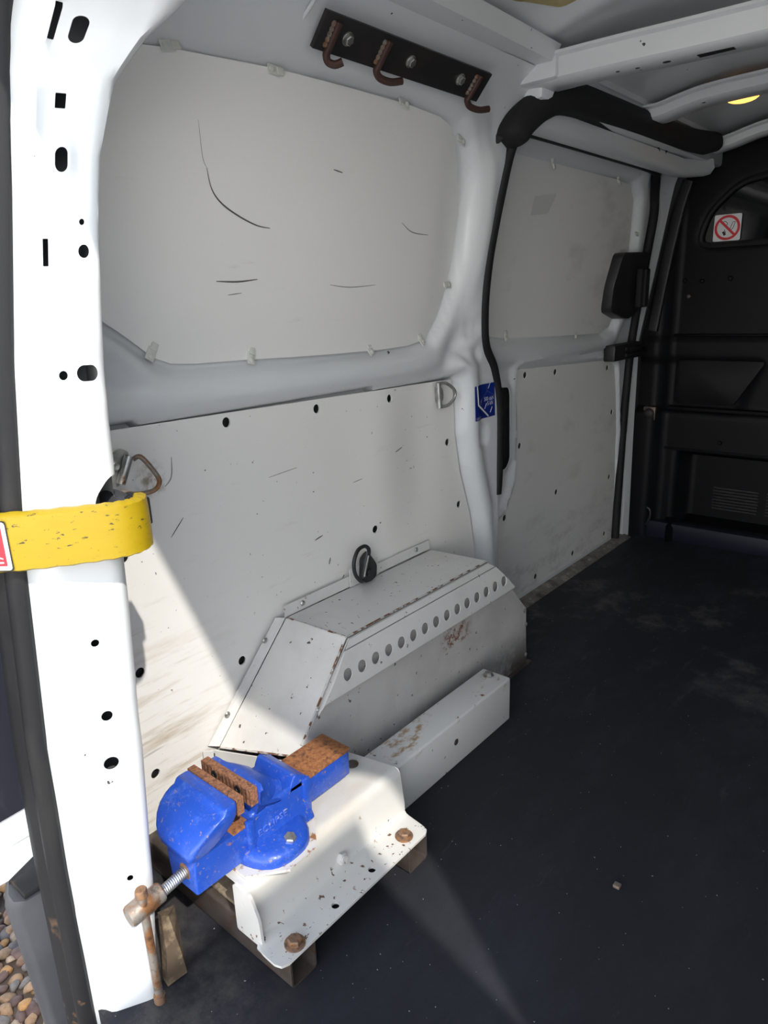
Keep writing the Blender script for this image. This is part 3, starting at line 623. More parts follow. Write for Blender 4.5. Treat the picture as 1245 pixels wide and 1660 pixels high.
def ribbon(parent, pts, wd, f, m, name='scuff_mark'):
    """thin painted line on a surface"""
    P = [Vector(p) for p in smooth_path([(a, b, 0) for a, b in pts], 5)]; bm = bmesh.new(); L = []; R = []
    for i, p in enumerate(P):
        t = (P[min(i+1, len(P)-1)]-P[max(i-1, 0)]).normalized(); n = Vector((-t.y, t.x, 0)); q = wd*(.35+.65*math.sin(math.pi*(i+.3)/(len(P)-.4)))
        L.append(bm.verts.new(f(*(p+n*q/2).xy))); R.append(bm.verts.new(f(*(p-n*q/2).xy)))
    for i in range(len(P)-1): bm.faces.new((L[i], L[i+1], R[i+1], R[i]))
    return finish(name, bm, m, parent, smooth=0)

# --- rear quarter window blanking panel
def P1(y, z, o=0): return (prof(z)-.011+.004*math.sin(y*5.1+z*2)-.012*sm(1.38, 1.50, y)+.006*sm(.9,1.0,z)*(1-sm(1.2,1.37,z))+o, y, z)
wp = finish('window_panel', sheet(W1, [], P1, .03, .003, (-1,0,0)), MT['board'], smooth=60)
tag(wp, 'large white hardboard panel covering the rear quarter window, held by clips', 'panel')
cy = sum(p[0] for p in W1)/len(W1); cz = sum(p[1] for p in W1)/len(W1)
for y, z in [(.692,1.362),(.889,1.368),(1.23,1.372),(1.454,1.337),(1.475,1.032),(1.396,.905),(1.208,.896),(.867,.906),(.655,.930),(.535,1.2),(.53,1.06)]:
    clip(wp, y, z, WX(y, z)+.012, math.atan2(cy-y, cz-z)*0.6 if abs(z-cz) > .15 else (math.pi/2 if y < cy else -math.pi/2))
mk = mat('scuff_black', (.10, .095, .09), .6); mk2 = mat('scuff_grey', (.33, .32, .31), .6)
fP1 = lambda y, z: P1(y, z, .0006)
ribbon(wp, [(.765,1.215),(.775,1.185),(.795,1.165),(.83,1.148),(.87,1.135),(.90,1.132)], .0028, fP1, mk)
ribbon(wp, [(.785,1.043),(.83,1.042),(.875,1.046)], .0028, fP1, mk); ribbon(wp, [(.81,1.02),(.84,1.023)], .002, fP1, mk2)
ribbon(wp, [(1.06,1.035),(1.12,1.03),(1.20,1.034)], .002, fP1, mk2); ribbon(wp, [(1.27,1.16),(1.31,1.143),(1.37,1.14)], .0025, fP1, mk2); ribbon(wp, [(1.05,1.24),(1.075,1.237)], .0022, fP1, mk)
ribbon(wp, [(.75,1.28),(.757,1.23),(.765,1.215)], .0012, fP1, mk2)
# --- lower wall panel
def PL(y, z, o=0): return (-1.086+.006*math.sin(y*4.0+.4)*sm(0,.3,z)+.008*math.exp(-((y-1.25)/.07)**2)*math.exp(-((z-.6)/.28)**2)-.006*math.exp(-((y-1.4)/.06)**2-((z-.62)/.2)**2)+.004*sm(.4,.8,z)+o, y, z)
HL = [(.808,.792),(1.048,.785),(1.284,.778),(1.519,.632),(1.572,.446),(1.218,.468),(.79,.298),(.563,.375),(.564,.596),(.564,.16)]
lp = finish('wall_panel', sheet([(y-.006 if y > 1 else y, z-.004) for y, z in L1], [circ(h, .0095, 14, .0098) for h in HL], PL, .03, .003, (-1,0,0)), MT['board_low'], smooth=60)
tag(lp, 'white hardboard lower wall panel behind the vise, with round holes and dirt streaks', 'panel')
for i, (y, z) in enumerate(HL):
    bm = bmesh.new(); q = PL(y, z); a_lathe(bm, [(.014,0),(.014,.002)], (q[0]-.012, y, z), (1,0,0), 12); finish('hole_backing', bm, MT['black'], lp)  # black disc stands for the dark behind the hole
fPL = lambda y, z: PL(y, z, .0006)
for pts, w_, m_ in [([(.66,.70),(.675,.715),(.68,.75)], .003, mk2), ([(.66,.605),(.69,.635)], .0022, mk), ([(1.30,.645),(1.33,.652)], .004, mk2), ([(1.15,.60),(1.18,.603)], .002, mk2), ([(.90,.665),(.98,.67)], .0016, mk2), ([(1.02,.495),(1.045,.50)], .003, mk), ([(1.06,.425),(1.065,.44)], .006, mk2), ([(1.1,.33),(1.12,.335)], .002, mk2)]:
    ribbon(lp, pts, w_, fPL, m_)
# --- sliding door window panel and lower panel
def P2(y, z, o=0): return (prof(z)-.030-.009+.005*math.sin(y*6)+o, y, z)
wp2 = finish('window_panel', sheet(W2, [], P2, .035, .003, (-1,0,0)), MT['board_door'], smooth=60)
tag(wp2, 'smaller white panel covering the sliding door window, in shade', 'panel')
for y, z, a in [(1.935,1.350,math.pi),(2.383,1.348,math.pi),(2.605,1.194,-math.pi/2),(2.305,.866,0),(1.843,.885,0)]: clip(wp2, y, z, DX(y, z)+.010, a)
gs = sheet(roundpoly([(1.885,1.262),(2.005,1.278),(1.975,1.224),(1.882,1.214)], .008), [], lambda y, z: P2(y, z, .0012), .03); finish('pale_patch', gs, MT['clear'], wp2)  # faint pale four-sided patch on the panel
def PD(y, z, o=0): return (prof(z)-.034+.006*math.sin(y*7.2+1)*sm(0,.3,z)*sm(.78,.6,z)+o, y, z)
H2 = [(1.986,.762),(2.189,.752),(2.61,.728),(2.674,.551),(2.69,.285),(2.68,.045),(1.965,.54),(2.254,.319),(1.878,.32),(2.392,.045),(2.1,.045)]
dp = finish('wall_panel', sheet(L2, [circ(h, .0115, 14, .0105) for h in H2], PD, .035, .003, (-1,0,0)), MT['board_door'], smooth=60)
tag(dp, 'grey-looking white lower panel of the sliding door with round holes', 'panel')
for y, z in H2:
    bm = bmesh.new(); q = PD(y, z); a_lathe(bm, [(.016,0),(.016,.001)], (q[0]-.006, y, z), (1,0,0), 12); finish('hole_backing', bm, MT['black'], dp)  # black disc painted as the dark inside the hole
# --- door sill strip
bm = bmesh.new(); loft(bm, [[(-1.105,y,0),(-1.105,y,.012),(-1.088,y,.011),(-1.062,y,.003),(-1.060,y,0)] for y in (1.62,1.9,2.3,2.82)]); bmesh.ops.recalc_face_normals(bm, faces=bm.faces)
ss_ = finish('door_sill_strip', bm, MT['alu']); tag(ss_, 'worn metal sill strip along the sliding door bottom', 'sill strip')
for y in (1.99,2.12,2.27,2.45,2.65): place(SCREW, 'screw', None, ss_, (-1.078,y,.0075), zrot((.3,0,1)))

# --- blue tie-down label on the pillar
def ST(a, b, o=0):   # a: 0..1 along y, b: 0..1 up
    y = 1.583+.117*a+.008*(1-b); z = .680+.094*b; return (WX(min(y, 1.72), z)+.0012+o, y, z)
lb = finish('tie_down_label', sheet([(0,0),(1,0),(1,1),(0,1)], [], lambda a, b: ST(a, b), .12, .0006, (-1,0,0)), MT['sblue']); tag(lb, 'blue load label with white arrows on the white pillar', 'label')
def lline(a0, b0, a1, b1, w_, m_='white', name='printed_line'):
    d = Vector((a1-a0, b1-b0)); n = Vector((-d.y, d.x)).normalized()*w_/2; pts = [(a0+n.x,b0+n.y),(a1+n.x,b1+n.y),(a1-n.x,b1-n.y),(a0-n.x,b0-n.y)]
    bm = bmesh.new(); bm.faces.new([bm.verts.new(ST(p[0], p[1], .0005)) for p in pts]); return finish(name, bm, MT[m_], lb, smooth=0)
lline(.10,1,.13,.44,.05); lline(.12,.46,.70,.03,.05); lline(.66,.97,.66,.79,.012,'slight'); lline(.66,.79,.25,.52,.012,'slight'); lline(.66,.79,1,.60,.012,'slight')
for a, b in ((.36,.44),(.58,.30),(.82,.16),(.75,.88)): lline(a+.05,b+.13,a-.04,b-.03,.026)
def ltext(t, a, b, s): 
    bm = text_mesh(t, 1, lambda x, y, z: ST(a+x*s*.85, b+y*s*1.15, .0006)); finish('lettering', bm, MT['white'], lb, smooth=0)
ltext('500 daN', .52, .50, .145); ltext('5 kN', .66, .36, .145); ltext('ISO 27956', .03, .03, .085)

# --- no smoking sticker on the bulkhead window
def NS(a, b, o=0): return (-.876+.094*a, YB-.0035-o, 1.168+.092*b)
ns = finish('no_smoking_sticker', sheet(rrect(0,0,1,1,.06), [], lambda a, b: NS(a, b), None, .002, (0,1,0)), MT['white'], smooth=0); tag(ns, 'white square no-smoking sticker on the dark bulkhead window', 'sticker')
finish('red_ring', sheet(circ((.5,.5), .47, 40), [circ((.5,.5), .375, 40)], lambda a, b: NS(a, b, .0006)), MT['red'], ns, smooth=0)
def nsl(pts, w_, m_, o=.0008, name='printed_line'):
    for p, q in zip(pts, pts[1:]):
        d = Vector(q)-Vector(p); n = Vector((-d.y, d.x)).normalized()*w_/2; p, q = Vector(p), Vector(q)
        bm = bmesh.new(); bm.faces.new([bm.verts.new(NS(*r, o)) for r in (p+n, q+n, q-n, p-n)]); finish(name, bm, MT[m_], ns, smooth=0)
nsl([(.30,.64),(.33,.72),(.42,.74),(.5,.66),(.44,.50)], .02, 'black'); nsl([(.40,.44),(.46,.30)], .02, 'black'); nsl([(.60,.44),(.70,.70),(.78,.70),(.72,.48),(.62,.38)], .02, 'black'); nsl([(.36,.36),(.44,.22)], .09, 'black')
nsl([(.20,.80),(.80,.20)], .09, 'red', .0011)

# --- hook rail
HR = thing('hook_rail', 'dark steel bar with three welded hooks below the roof edge', 'hook rail', (-.915,1.16,1.40))
def HRP(y, t, o): # t across the bar 0..1, o out from the bar
    n = Vector((.74, 0, -.67)); u = Vector((.67, 0, .74)); c = Vector((-.925, y, 1.402)); return c+u*t*.058+n*(o+.006)
bm = bmesh.new(); loft(bm, [[HRP(y,0,0),HRP(y,1,0),HRP(y,1,.008),HRP(y,0,.008)] for y in (.922,1.40)]); bmesh.ops.recalc_face_normals(bm, faces=bm.faces); bevel_all(bm, .001); finish('bar', bm, MT['blacksteel'], HR)
for y, dy in ((.95,.02),(1.075,.05),(1.36,.055)):
    bm = bmesh.new(); a_tube(bm, smooth_path([HRP(y,.86,.013),HRP(y,.4,.013),HRP(y,.12,.013),HRP(y,-.02,.014),HRP(y+dy*.22,-.14,.019),HRP(y+dy*.6,-.10,.028),HRP(y+dy,.06,.033)],4), .0065, 10); finish('hook', bm, MT['hook'], HR)
    bm = bmesh.new()
    for k in range(5): a_lathe(bm, [(0,-.005),(.004,-.003),(.005,0),(.004,.003),(0,.005)], HRP(y-.006,.20+.14*k,.009), (0,.3,1), 8)
    finish('weld', bm, MT['zincrust'], HR)
for y in (.985,1.152,1.31):
    bm = bmesh.new(); a_hex(bm, HRP(y,.52,.008), (.74,0,-.67), .0085, .006, .011); finish('bolt', bm, MT['zinc'], HR)
# access hatch pressing in the roof rail near the hook rail
AH = [(.790,1.475),(.795,1.425),(.815,1.408),(.875,1.408),(.90,1.418),(.915,1.475)]
bm = bmesh.new(); a_tube(bm, smooth_path([(prof(z)+.002, y, z) for y, z in AH], 5), .003, 8); finish('pressed_bead', bm, MT['paint_in'], wl)
bm = bmesh.new(); a_tube(bm, smooth_path([(prof(z)+.001, y, z) for y, z in [(.63,1.45),(.70,1.452),(.755,1.448),(.765,1.43),(.762,1.40)]], 5), .0025, 8); finish('pressed_bead', bm, MT['paint_in'], wl)

# --- black foam cover over the sliding door runner
bm = bmesh.new(); pth = smooth_path([(-.945,1.575,1.345),(-.938,1.60,1.385),(-.922,1.66,1.425),(-.905,1.76,1.452),(-.90,2.0,1.458),(-.895,2.35,1.460),(-.88,2.58,1.462),(-.85,2.76,1.472)], 6)
sc = [interp(i/(len(pth)-1), [0,.06,.2,.45,.8,.97,1], [.75,1.0,1.05,1.0,.95,.9,.7]) for i in range(len(pth))]
a_sweep(bm, pth, rrect(-.034,-.052,.034,.052,.026), up=(0,0,1), scale=sc)
cv = finish('runner_cover', bm, MT['fabric'], smooth=60); tag(cv, 'black padded cover wrapped over the sliding door runner', 'cover')
bm = bmesh.new(); a_lathe(bm, [(.028,0),(.036,.004),(.036,.010),(.02,.014),(0,.014)], (-.975,1.565,1.375), (.3,-1,0), 20); finish('end_grommet', bm, MT['rubber'], cv)
bm = bmesh.new(); a_tube(bm, smooth_path([(-.90,2.40,1.428),(-.902,2.42,1.412),(-.902,2.44,1.405),(-.902,2.46,1.412),(-.90,2.475,1.428)]), .003, 8); finish('tie', bm, MT['fabric'], cv)
# --- roof lamp
LA = thing('roof_lamp', 'small glowing amber interior lamp on the roof bow', 'lamp', (-.66,2.36,1.515))
bm = bmesh.new(); a_lathe(bm, [(.034,0),(.036,-.004),(.034,-.010),(.028,-.012)], (-.655,2.355,1.53), (0,0,1), 24); a_box(bm, -.70, -.61, 2.325, 2.385, 1.512, 1.545, .006); finish('bezel', bm, MT['lens_frame'], LA)
bm = bmesh.new(); bmesh.ops.create_uvsphere(bm, u_segments=20, v_segments=10, radius=1, matrix=Matrix.Translation((-.655,2.355,1.512)) @ Matrix.Diagonal((.044,.030,.016,1))); finish('lens', bm, MT['bulb'], LA)

# --- wheel arch cover
WA = thing('wheel_arch_cover', 'grey painted sheet metal wheel arch box with vented strip', 'wheel arch cover', (-.98,1.14,0))
ZT = .356
def slab(P, thick, mt, nm, par=WA, bev=0):
    bm = bmesh.new(); fq = bm.faces.new([bm.verts.new(p) for p in P]); bm.normal_update(); n = fq.normal.copy()
    bot = [bm.verts.new(Vector(p)-n*thick) for p in P]; top = list(fq.verts); k = len(P)
    bm.faces.new(bot[::-1])
    for i in range(k): bm.faces.new((top[i], bot[i], bot[(i+1) % k], top[(i+1) % k]))
    bmesh.ops.recalc_face_normals(bm, faces=bm.faces)
    if bev: bevel_all(bm, bev)
    return finish(nm, bm, mt, par)
slab([(-1.072,.905,ZT),(-.905,.915,ZT),(-.905,1.440,ZT),(-1.072,1.425,ZT)], .003, MT['arch'], 'top_plate')
slab([(-1.080,.903,ZT),(-1.075,.903,ZT),(-1.075,1.422,ZT+.004),(-1.080,1.424,ZT+.026),(-1.080,.905,ZT+.024)][1:], .002, MT['arch'], 'top_flange')
slab([(-1.068,.700,.150),(-.885,.747,.178),(-.905,.913,ZT-.001),(-1.072,.903,ZT-.001)], .003, MT['arch'], 'slope_plate')
slab([(-1.0815,.682,.156),(-1.070,.700,.150),(-1.074,.902,ZT),(-1.0815,.882,ZT+.006)], .002, MT['arch'], 'slope_flange')
slab([(-1.070,.690,.148),(-.885,.740,.172),(-.882,.735,.0),(-1.07,.685,.0)], .003, MT['arch'], 'front_plate')
slab([(-1.0815,.668,.152),(-1.0695,.684,.150),(-1.0695,.684,.0),(-1.0815,.668,.0)], .002, MT['arch'], 'front_flange')
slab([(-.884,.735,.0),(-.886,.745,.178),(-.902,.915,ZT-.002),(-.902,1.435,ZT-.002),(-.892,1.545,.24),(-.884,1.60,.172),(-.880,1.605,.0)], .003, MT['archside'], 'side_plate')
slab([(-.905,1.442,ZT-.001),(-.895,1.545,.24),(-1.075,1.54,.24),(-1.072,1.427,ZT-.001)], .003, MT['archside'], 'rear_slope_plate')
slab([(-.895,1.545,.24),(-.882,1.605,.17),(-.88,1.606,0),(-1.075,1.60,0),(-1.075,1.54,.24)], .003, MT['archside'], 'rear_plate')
bm = bmesh.new(); a_box(bm, -.882, -.868, 1.30, 1.62, 0, .006, .002); finish('foot_flange', bm, MT['steel'], WA)
# vent strip: upper flange and hanging perforated lip
slab([(-.8995,.917,.352),(-.8995,1.432,.352),(-.894,1.455,.338),(-.894,.900,.338)], .002, MT['arch'], 'strip_flange')
def VS(u, v, o=0):  # u along y, v 0 at fold .. 1 at lower edge
    return Vector((-.890+.014*v+.004*math.sin(v*3)+o, u, .337-.078*v))
lip = [(.892,0),(1.458,0),(1.532,1),(.812,1)]
hh = [circ((.886+(1.478-.886)*i/14, .56), .0125, 16, .165) for i in range(15)]
finish('vent_strip', sheet(lip, hh, lambda u, v: VS(u, v), (.03,.34), .002, (-1,0,0)), MT['arch'], WA, smooth=40)
slab([(-.892,.892,.337),(-.893,.868,.310),(-.887,.800,.235),(-.876,.812,.259)], .002, MT['arch'], 'strip_end')
for y, z in ((.977,.345),(1.182,.345),(1.384,.345),(.872,.290),(.812,.246)): place(SCREW, 'screw', None, WA, (-.8985+(.008 if z < .32 else 0), y, z), zrot((1,0,.2)))
for y, z in ((.956,.370),(1.364,.374),(.843,.326),(.731,.206)): place(SCREW, 'screw', None, WA, (-1.0755+(0 if z > .35 else .0), y, z), zrot((1,-.1,.1)))
for y, z in ((1.590,.168),(1.598,.125),(1.6,.03)): place(SCREW, 'screw', None, WA, (-.8785, y, z), zrot((1,0,0)))
# rust worn along the folds
ru = mat('rust_edge', (.16, .07, .035), .85, layers=[dict(col=(.60,.585,.56), scale=45, lo=.44, hi=.50, detail=5)])
for A, B in (((-.905,.914,ZT+.0006),(-.905,1.438,ZT+.0006)), ((-1.07,.904,ZT+.0006),(-.906,.914,ZT+.0006)), ((-.9025,.90,.346),(-.888,.76,.197)), ((-1.066,.697,.1515),(-.89,.746,.1785))):
    bm = bmesh.new(); A, B = Vector(A), Vector(B); a_sweep(bm, [A.lerp(B, t/6) for t in range(7)], [(-.0006,-.0024),(.0008,-.0018),(.001,0),(.0008,.0018),(-.0006,.0024)], up=(0,0,1)); finish('worn_edge', bm, ru, WA)

# --- tie-down rings
def ring_thing(label, loc, ring_pts, plate_pts, xr, xp, m_r, m_p, r, group):
    t = thing('tie_down_ring', label, 'tie-down ring', loc, group)
    return t
G = 'tie-down rings on the side wall'
t = thing('tie_down_ring', 'zinc triangular tie-down ring beside the yellow strap', 'tie-down ring', (-1.07,.58,.70), G)
bm = bmesh.new(); a_tube(bm, smooth_path([(-1.058,.594,.765),(-1.05,.603,.768),(-1.045,.620,.742),(-1.044,.628,.722),(-1.047,.617,.708),(-1.055,.588,.707),(-1.062,.566,.716)], 5), .0042, 10); finish('ring', bm, MT['zincrust'], t)
bm = sheet(roundpoly([(.552,.735),(.558,.772),(.580,.785),(.596,.775),(.578,.728),(.562,.720)], .012), [], lambda y, z: (-1.070, y, z), None, .006, (-1,0,0)); finish('plate', bm, MT['zinc'], t)
bm = bmesh.new(); a_tube(bm, [(-1.064,.590,.770),(-1.064,.569,.727)], .0075, 12); finish('sleeve', bm, MT['zinc'], t)
bm = bmesh.new(); a_lathe(bm, [(.009,0),(.009,.003),(.006,.006),(.003,.0055),(0,.004)], (-1.070,.566,.757), (1,0,0), 16); finish('screw', bm, MT['zinc'], t)
t = thing('tie_down_ring', 'small steel tie-down ring at the upper corner below the belt rail', 'tie-down ring', (-1.07,1.48,.73), G)
bm = bmesh.new(); a_tube(bm, smooth_path([(-1.066,1.458,.795),(-1.058,1.480,.794),(-1.05,1.504,.776),(-1.05,1.508,.757),(-1.056,1.488,.738),(-1.066,1.462,.735)], 5), .0042, 10); finish('ring', bm, MT['zinc'], t)
bm = bmesh.new(); a_tube(bm, [(-1.066,1.458,.797),(-1.066,1.463,.733)], .007, 12); finish('sleeve', bm, MT['zinc'], t)
bm = sheet(roundpoly([(1.455,.79),(1.486,.78),(1.488,.75),(1.460,.74)], .01), [], lambda y, z: (-1.071, y, z), None, .005, (-1,0,0)); finish('plate', bm, MT['zinc'], t)
t = thing('tie_down_ring', 'black tie-down ring standing on top of the wheel arch cover', 'tie-down ring', (-1.06,1.13,.356), G)
bm = bmesh.new(); a_tube(bm, smooth_path([(-1.050,1.148,.425),(-1.048,1.150,.443),(-1.046,1.134,.457),(-1.043,1.107,.455),(-1.041,1.090,.432),(-1.041,1.092,.402),(-1.044,1.112,.378),(-1.050,1.128,.373),(-1.056,1.133,.385)], 5), .0046, 12); finish('ring', bm, MT['blackplastic'], t)
bm = bmesh.new(); a_tube(bm, [(-1.052,1.149,.437),(-1.054,1.131,.377)], .0065, 12); finish('sleeve', bm, MT['blackplastic'], t)
bm = bmesh.new(); a_tube(bm, [(-1.0465,1.146,.43),(-1.048,1.130,.382)], .0022, 8); finish('worn_edge', bm, MT['zinc'], t)
bm = bmesh.new(); loft(bm, [[(x, 1.125+s*(y-1.145), .358+ (z-.358)*s) for y, z in roundpoly([(1.125,.362),(1.130,.42),(1.150,.432),(1.175,.40),(1.172,.368),(1.15,.360)], .008)] for x, s in ((-1.0705,1.0),(-1.060,1.0),(-1.053,.9))]); bmesh.ops.translate(bm, verts=bm.verts, vec=(0,.030,0)); bmesh.ops.recalc_face_normals(bm, faces=bm.faces); finish('plate', bm, MT['blackplastic'], t)
bm = bmesh.new(); a_hex(bm, (-1.056,1.150,.386), (1,0,0), .009, .006, .012); finish('bolt', bm, MT['blackplastic'], t)
slab([(-1.071,1.105,.3575),(-1.071,1.205,.3575),(-1.071,1.205,.402),(-1.071,1.105,.402)], .002, MT['arch'], 'tab', t)

# --- steel box sections under the bracket
def tube_section(y0, y1, label, x_in=-1.065):
    bm = bmesh.new(); a = rrect(y0, 0.0005, y1, .059, .006, 3); b = rrect(y0+.003, .0035, y1-.003, .056, .004, 3); n = len(a); R = []
    for x in (-.662, x_in): R.append(([bm.verts.new((x, y, z)) for y, z in a], [bm.verts.new((x, y, z)) for y, z in b]))
    for i in range(n):
        j = (i+1) % n
        bm.faces.new((R[0][0][i], R[0][0][j], R[1][0][j], R[1][0][i])); bm.faces.new((R[0][1][j], R[0][1][i], R[1][1][i], R[1][1][j]))
        for r in R: bm.faces.new((r[0][i], r[0][j], r[1][j], r[1][i]))
    bmesh.ops.recalc_face_normals(bm, faces=bm.faces)
    return tag(finish('box_section', bm, MT['steel']), label, 'steel section', 'steel sections under the bracket')
tube_section(.510, .562, 'bare steel box section under the near end of the vise bracket')
tube_section(.796, .850, 'bare steel box section under the far end of the vise bracket', -.875)
# --- vise bracket
VB = thing('vise_bracket', 'pale grey folded steel bracket bolted under the blue vise', 'bracket', (-.80,.67,.0595))
T = .0045
# folded section in (x, z): top plate, side, flange
fold = [(-.955,.150)]+[(-.742+.010*math.sin(math.radians(a)), .140+.010*math.cos(math.radians(a))) for a in range(0, 91, 15)]+[(-.7215+.008*(1-math.sin(math.radians(a))), .0735-.008*(1-math.cos(math.radians(a)))+.0) for a in range(90, -1, -15)][::1]
prof_top = [(-.955,.150),(-.748,.150),(-.7405,.1475),(-.736,.141),(-.724,.078),(-.7215,.0685),(-.714,.0645),(-.655,.0645)]
cum = [0]
for a, b in zip(prof_top, prof_top[1:]): cum.append(cum[-1]+math.hypot(b[0]-a[0], b[1]-a[1]))
def FB(s, y): return (interp(s, cum, [p[0] for p in prof_top]), y, interp(s, cum, [p[1] for p in prof_top]))
S1 = cum[-1]; sf = lambda x: cum[-2]+(x+.714)
out = [(0,.505),(cum[3],.500),(cum[5],.500)]+[(cum[6]+.002,.489)]+roundpoly([(S1,.486),(S1,.852)], .0)[:0]+[(S1-.016,.488),(S1-.005,.492),(S1,.503),(S1,.838),(S1-.005,.848),(S1-.016,.852),(cum[6]-.002,.858),(cum[4],.864),(cum[2],.868),(cum[1]-.08,.850),(cum[1]-.115,.842),(cum[1]-.122,.83),(cum[1]-.122,.690),(0,.665)]
# extra fold lines in the outline make the bends crisp
V_h = [circ((sf(-.677),.714), .0068), circ((sf(-.674),.621), .0068)]
bm = sheet(out, V_h, FB, (.008,.06), T); finish('folded_plate', bm, MT['bracket'], VB, smooth=40)
bm = sheet(roundpoly([(-.770,.058),(-.708,.058),(-.712,.110),(-.728,.146),(-.770,.146)], .006), [], lambda x, z: (x, .497, z), None, T, (0,1,0)); finish('end_return', bm, MT['bracket'], VB)
for x, y, m_, k in ((-.673,.531,'boltrust',0), (-.682,.809,'boltrust',1)):
    bm = bmesh.new(); a_hex(bm, (x, y, .0645), (0,0,1), .0115, .0085, .0165); finish('bolt', bm, MT[m_], VB)
bm = bmesh.new(); a_lathe(bm, [(.012,0),(.012,.002),(.009,.004),(0,.0045)], (-.817,.822,.150), (0,0,1), 18); finish('rivet', bm, MT['steel'], VB)
bm = bmesh.new(); a_hex(bm, (-.728,.688,.080), (1,0,.18), .0105, .009, .013); a_lathe(bm, [(.0065,.0),(.0065,.014),(0,.014)], (-.728,.688,.080), (1,0,.18), 12); finish('painted_nut', bm, MT['bracket'], VB)
bm = bmesh.new(); a_box(bm, -.95, -.775, .52, .67, .0605, .068, .002); finish('packing_board', bm, MT['ply'], VB)
# --- beam
BE = thing('box_beam', 'long pale grey rusty box beam behind the vise bracket', 'beam', (-.81,1.1,0))
bm = box(-.851, -.772, .872, 1.337, .0, .115, .005, 3); finish('beam', bm, MT['beam'], BE)
bm = bmesh.new(); a_hex(bm, (-.820,1.312,.115), (0,0,1), .0105, .007, .0135); finish('bolt', bm, MT['zinc'], BE)
bm = bmesh.new(); a_lathe(bm, [(.0075,0),(.0075,.0012),(.004,.002),(0,.002)], (-.7725,1.105,.062), (1,0,0), 12); finish('plug', bm, MT['steel'], BE)
# --- the vise
VI = thing('bench_vise', 'blue cast iron bench vise with rusty jaws', 'vise', (-.822,.60,.1505))
def rr3(xc, hw, y0, y1, z, r): return [(x, y, z) for x, y in rrect(xc-hw, y0, xc+hw, y1, r, 4)]
XC = -.8215
bp = sheet([(-.762,.668),(-.714,.626),(-.712,.566),(-.756,.512),(-.886,.512),(-.93,.566),(-.93,.626),(-.884,.668)], [], lambda x, y: (x, y, .1555), None, .0045, (0,0,-1)); finish('packing_plate', bp, mat('white_packing_plate', (.66, .63, .58), .5, layers=[dict(col=RUST2, scale=60, lo=.56, hi=.64)]), VI)
# fixed casting: base flange then body
bm = bmesh.new()
base = []
for z, k in ((.156,1.0),(.166,1.0),(.172,.97),(.176,.90),(.180,.80)):
    ring = []
    for i in range(40):
        a = 2*math.pi*i/40; c, s = math.cos(a), math.sin(a); rx = .098; ry = .066
        q = (abs(c)**2.6+abs(s)**2.6)**(-1/2.6); ring.append((XC+.002+rx*k*q*c, .588+ry*(.35+.65*k)*q*s, z))
    base.append(ring)
loft(bm, base); fb = finish('base', bm, MT['blue'], VI, smooth=50)
def ring_body(z, hw, y0, y1, r=.008): return rr3(XC, hw, y0, y1, z, r)
bm = bmesh.new(); loft(bm, [ring_body(.160,.060,.530,.672), ring_body(.176,.052,.535,.672), ring_body(.19,.049,.540,.670), ring_body(.222,.047,.545,.668), ring_body(.232,.047,.548,.667), ring_body(.236,.044,.552,.664)])
bd = finish('fixed_body', bm, MT['blue'], VI, smooth=50)
for s in (-1, 1):
    bm = bmesh.new(); a_box(bm, XC+s*.049-.005, XC+s*.049+.005, .535, .549, .160, .232, .003); finish('rib', bm, MT['blue'], bd)
    bm = bmesh.new(); a_box(bm, XC+s*.048-.004, XC+s*.048+.004, .656, .672, .162, .236, .003); finish('rib', bm, MT['blue'], bd)
# jaw hump of the fixed casting, profile in (y, z) lofted across x
prof_j = [(.557,.222),(.557,.288),(.566,.289),(.580,.283),(.597,.270),(.612,.254),(.624,.242),(.636,.238),(.640,.222)]
bm = bmesh.new(); secs = []
for t in [i/16 for i in range(17)]:
    x = XC-.0655+.131*t; e = abs(2*t-1); dr_ = .006*sm(.85,1,e)
    low = .222 if e < .72 else .222+.036*sm(.72,.80,e)
    secs.append([(XC+(x-XC)*(1-.30*sm(.585,.612,y)), y+(-dr_*0 if y < .56 else -.030*max(0,e-.2)**1.5*(1 if y > .57 else 0)-dr_*.5), max(low if y < .60 else .222, z-dr_-.012*sm(.3,1,e)*(1 if .575 < y < .63 else 0))) for y, z in prof_j])
loft(bm, secs); bmesh.ops.recalc_face_normals(bm, faces=bm.faces); finish('fixed_jaw', bm, MT['blue'], VI, smooth=45)
bm = bmesh.new(); loft(bm, [[(x, y, z) for y, z in ((.628,.225),(.634,.240),(.640,.250),(.646,.252),(.653,.247),(.668,.238),(.670,.222))] for x in (XC-.047, XC-.044, XC+.044, XC+.047)]); bmesh.ops.recalc_face_normals(bm, faces=bm.faces); bevel_all(bm, .002); finish('rear_lip', bm, MT['blue'], VI, smooth=45)
# slide bar through the body
bm = box(-.855, -.786, .640, .784, .166, .2185, .003); sb = finish('slide_bar', bm, MT['blue'], VI)
bm = box(-.8565, -.7845, .664, .7855, .2155, .2225, .0015); finish('machined_face', bm, MT['rust'], sb)
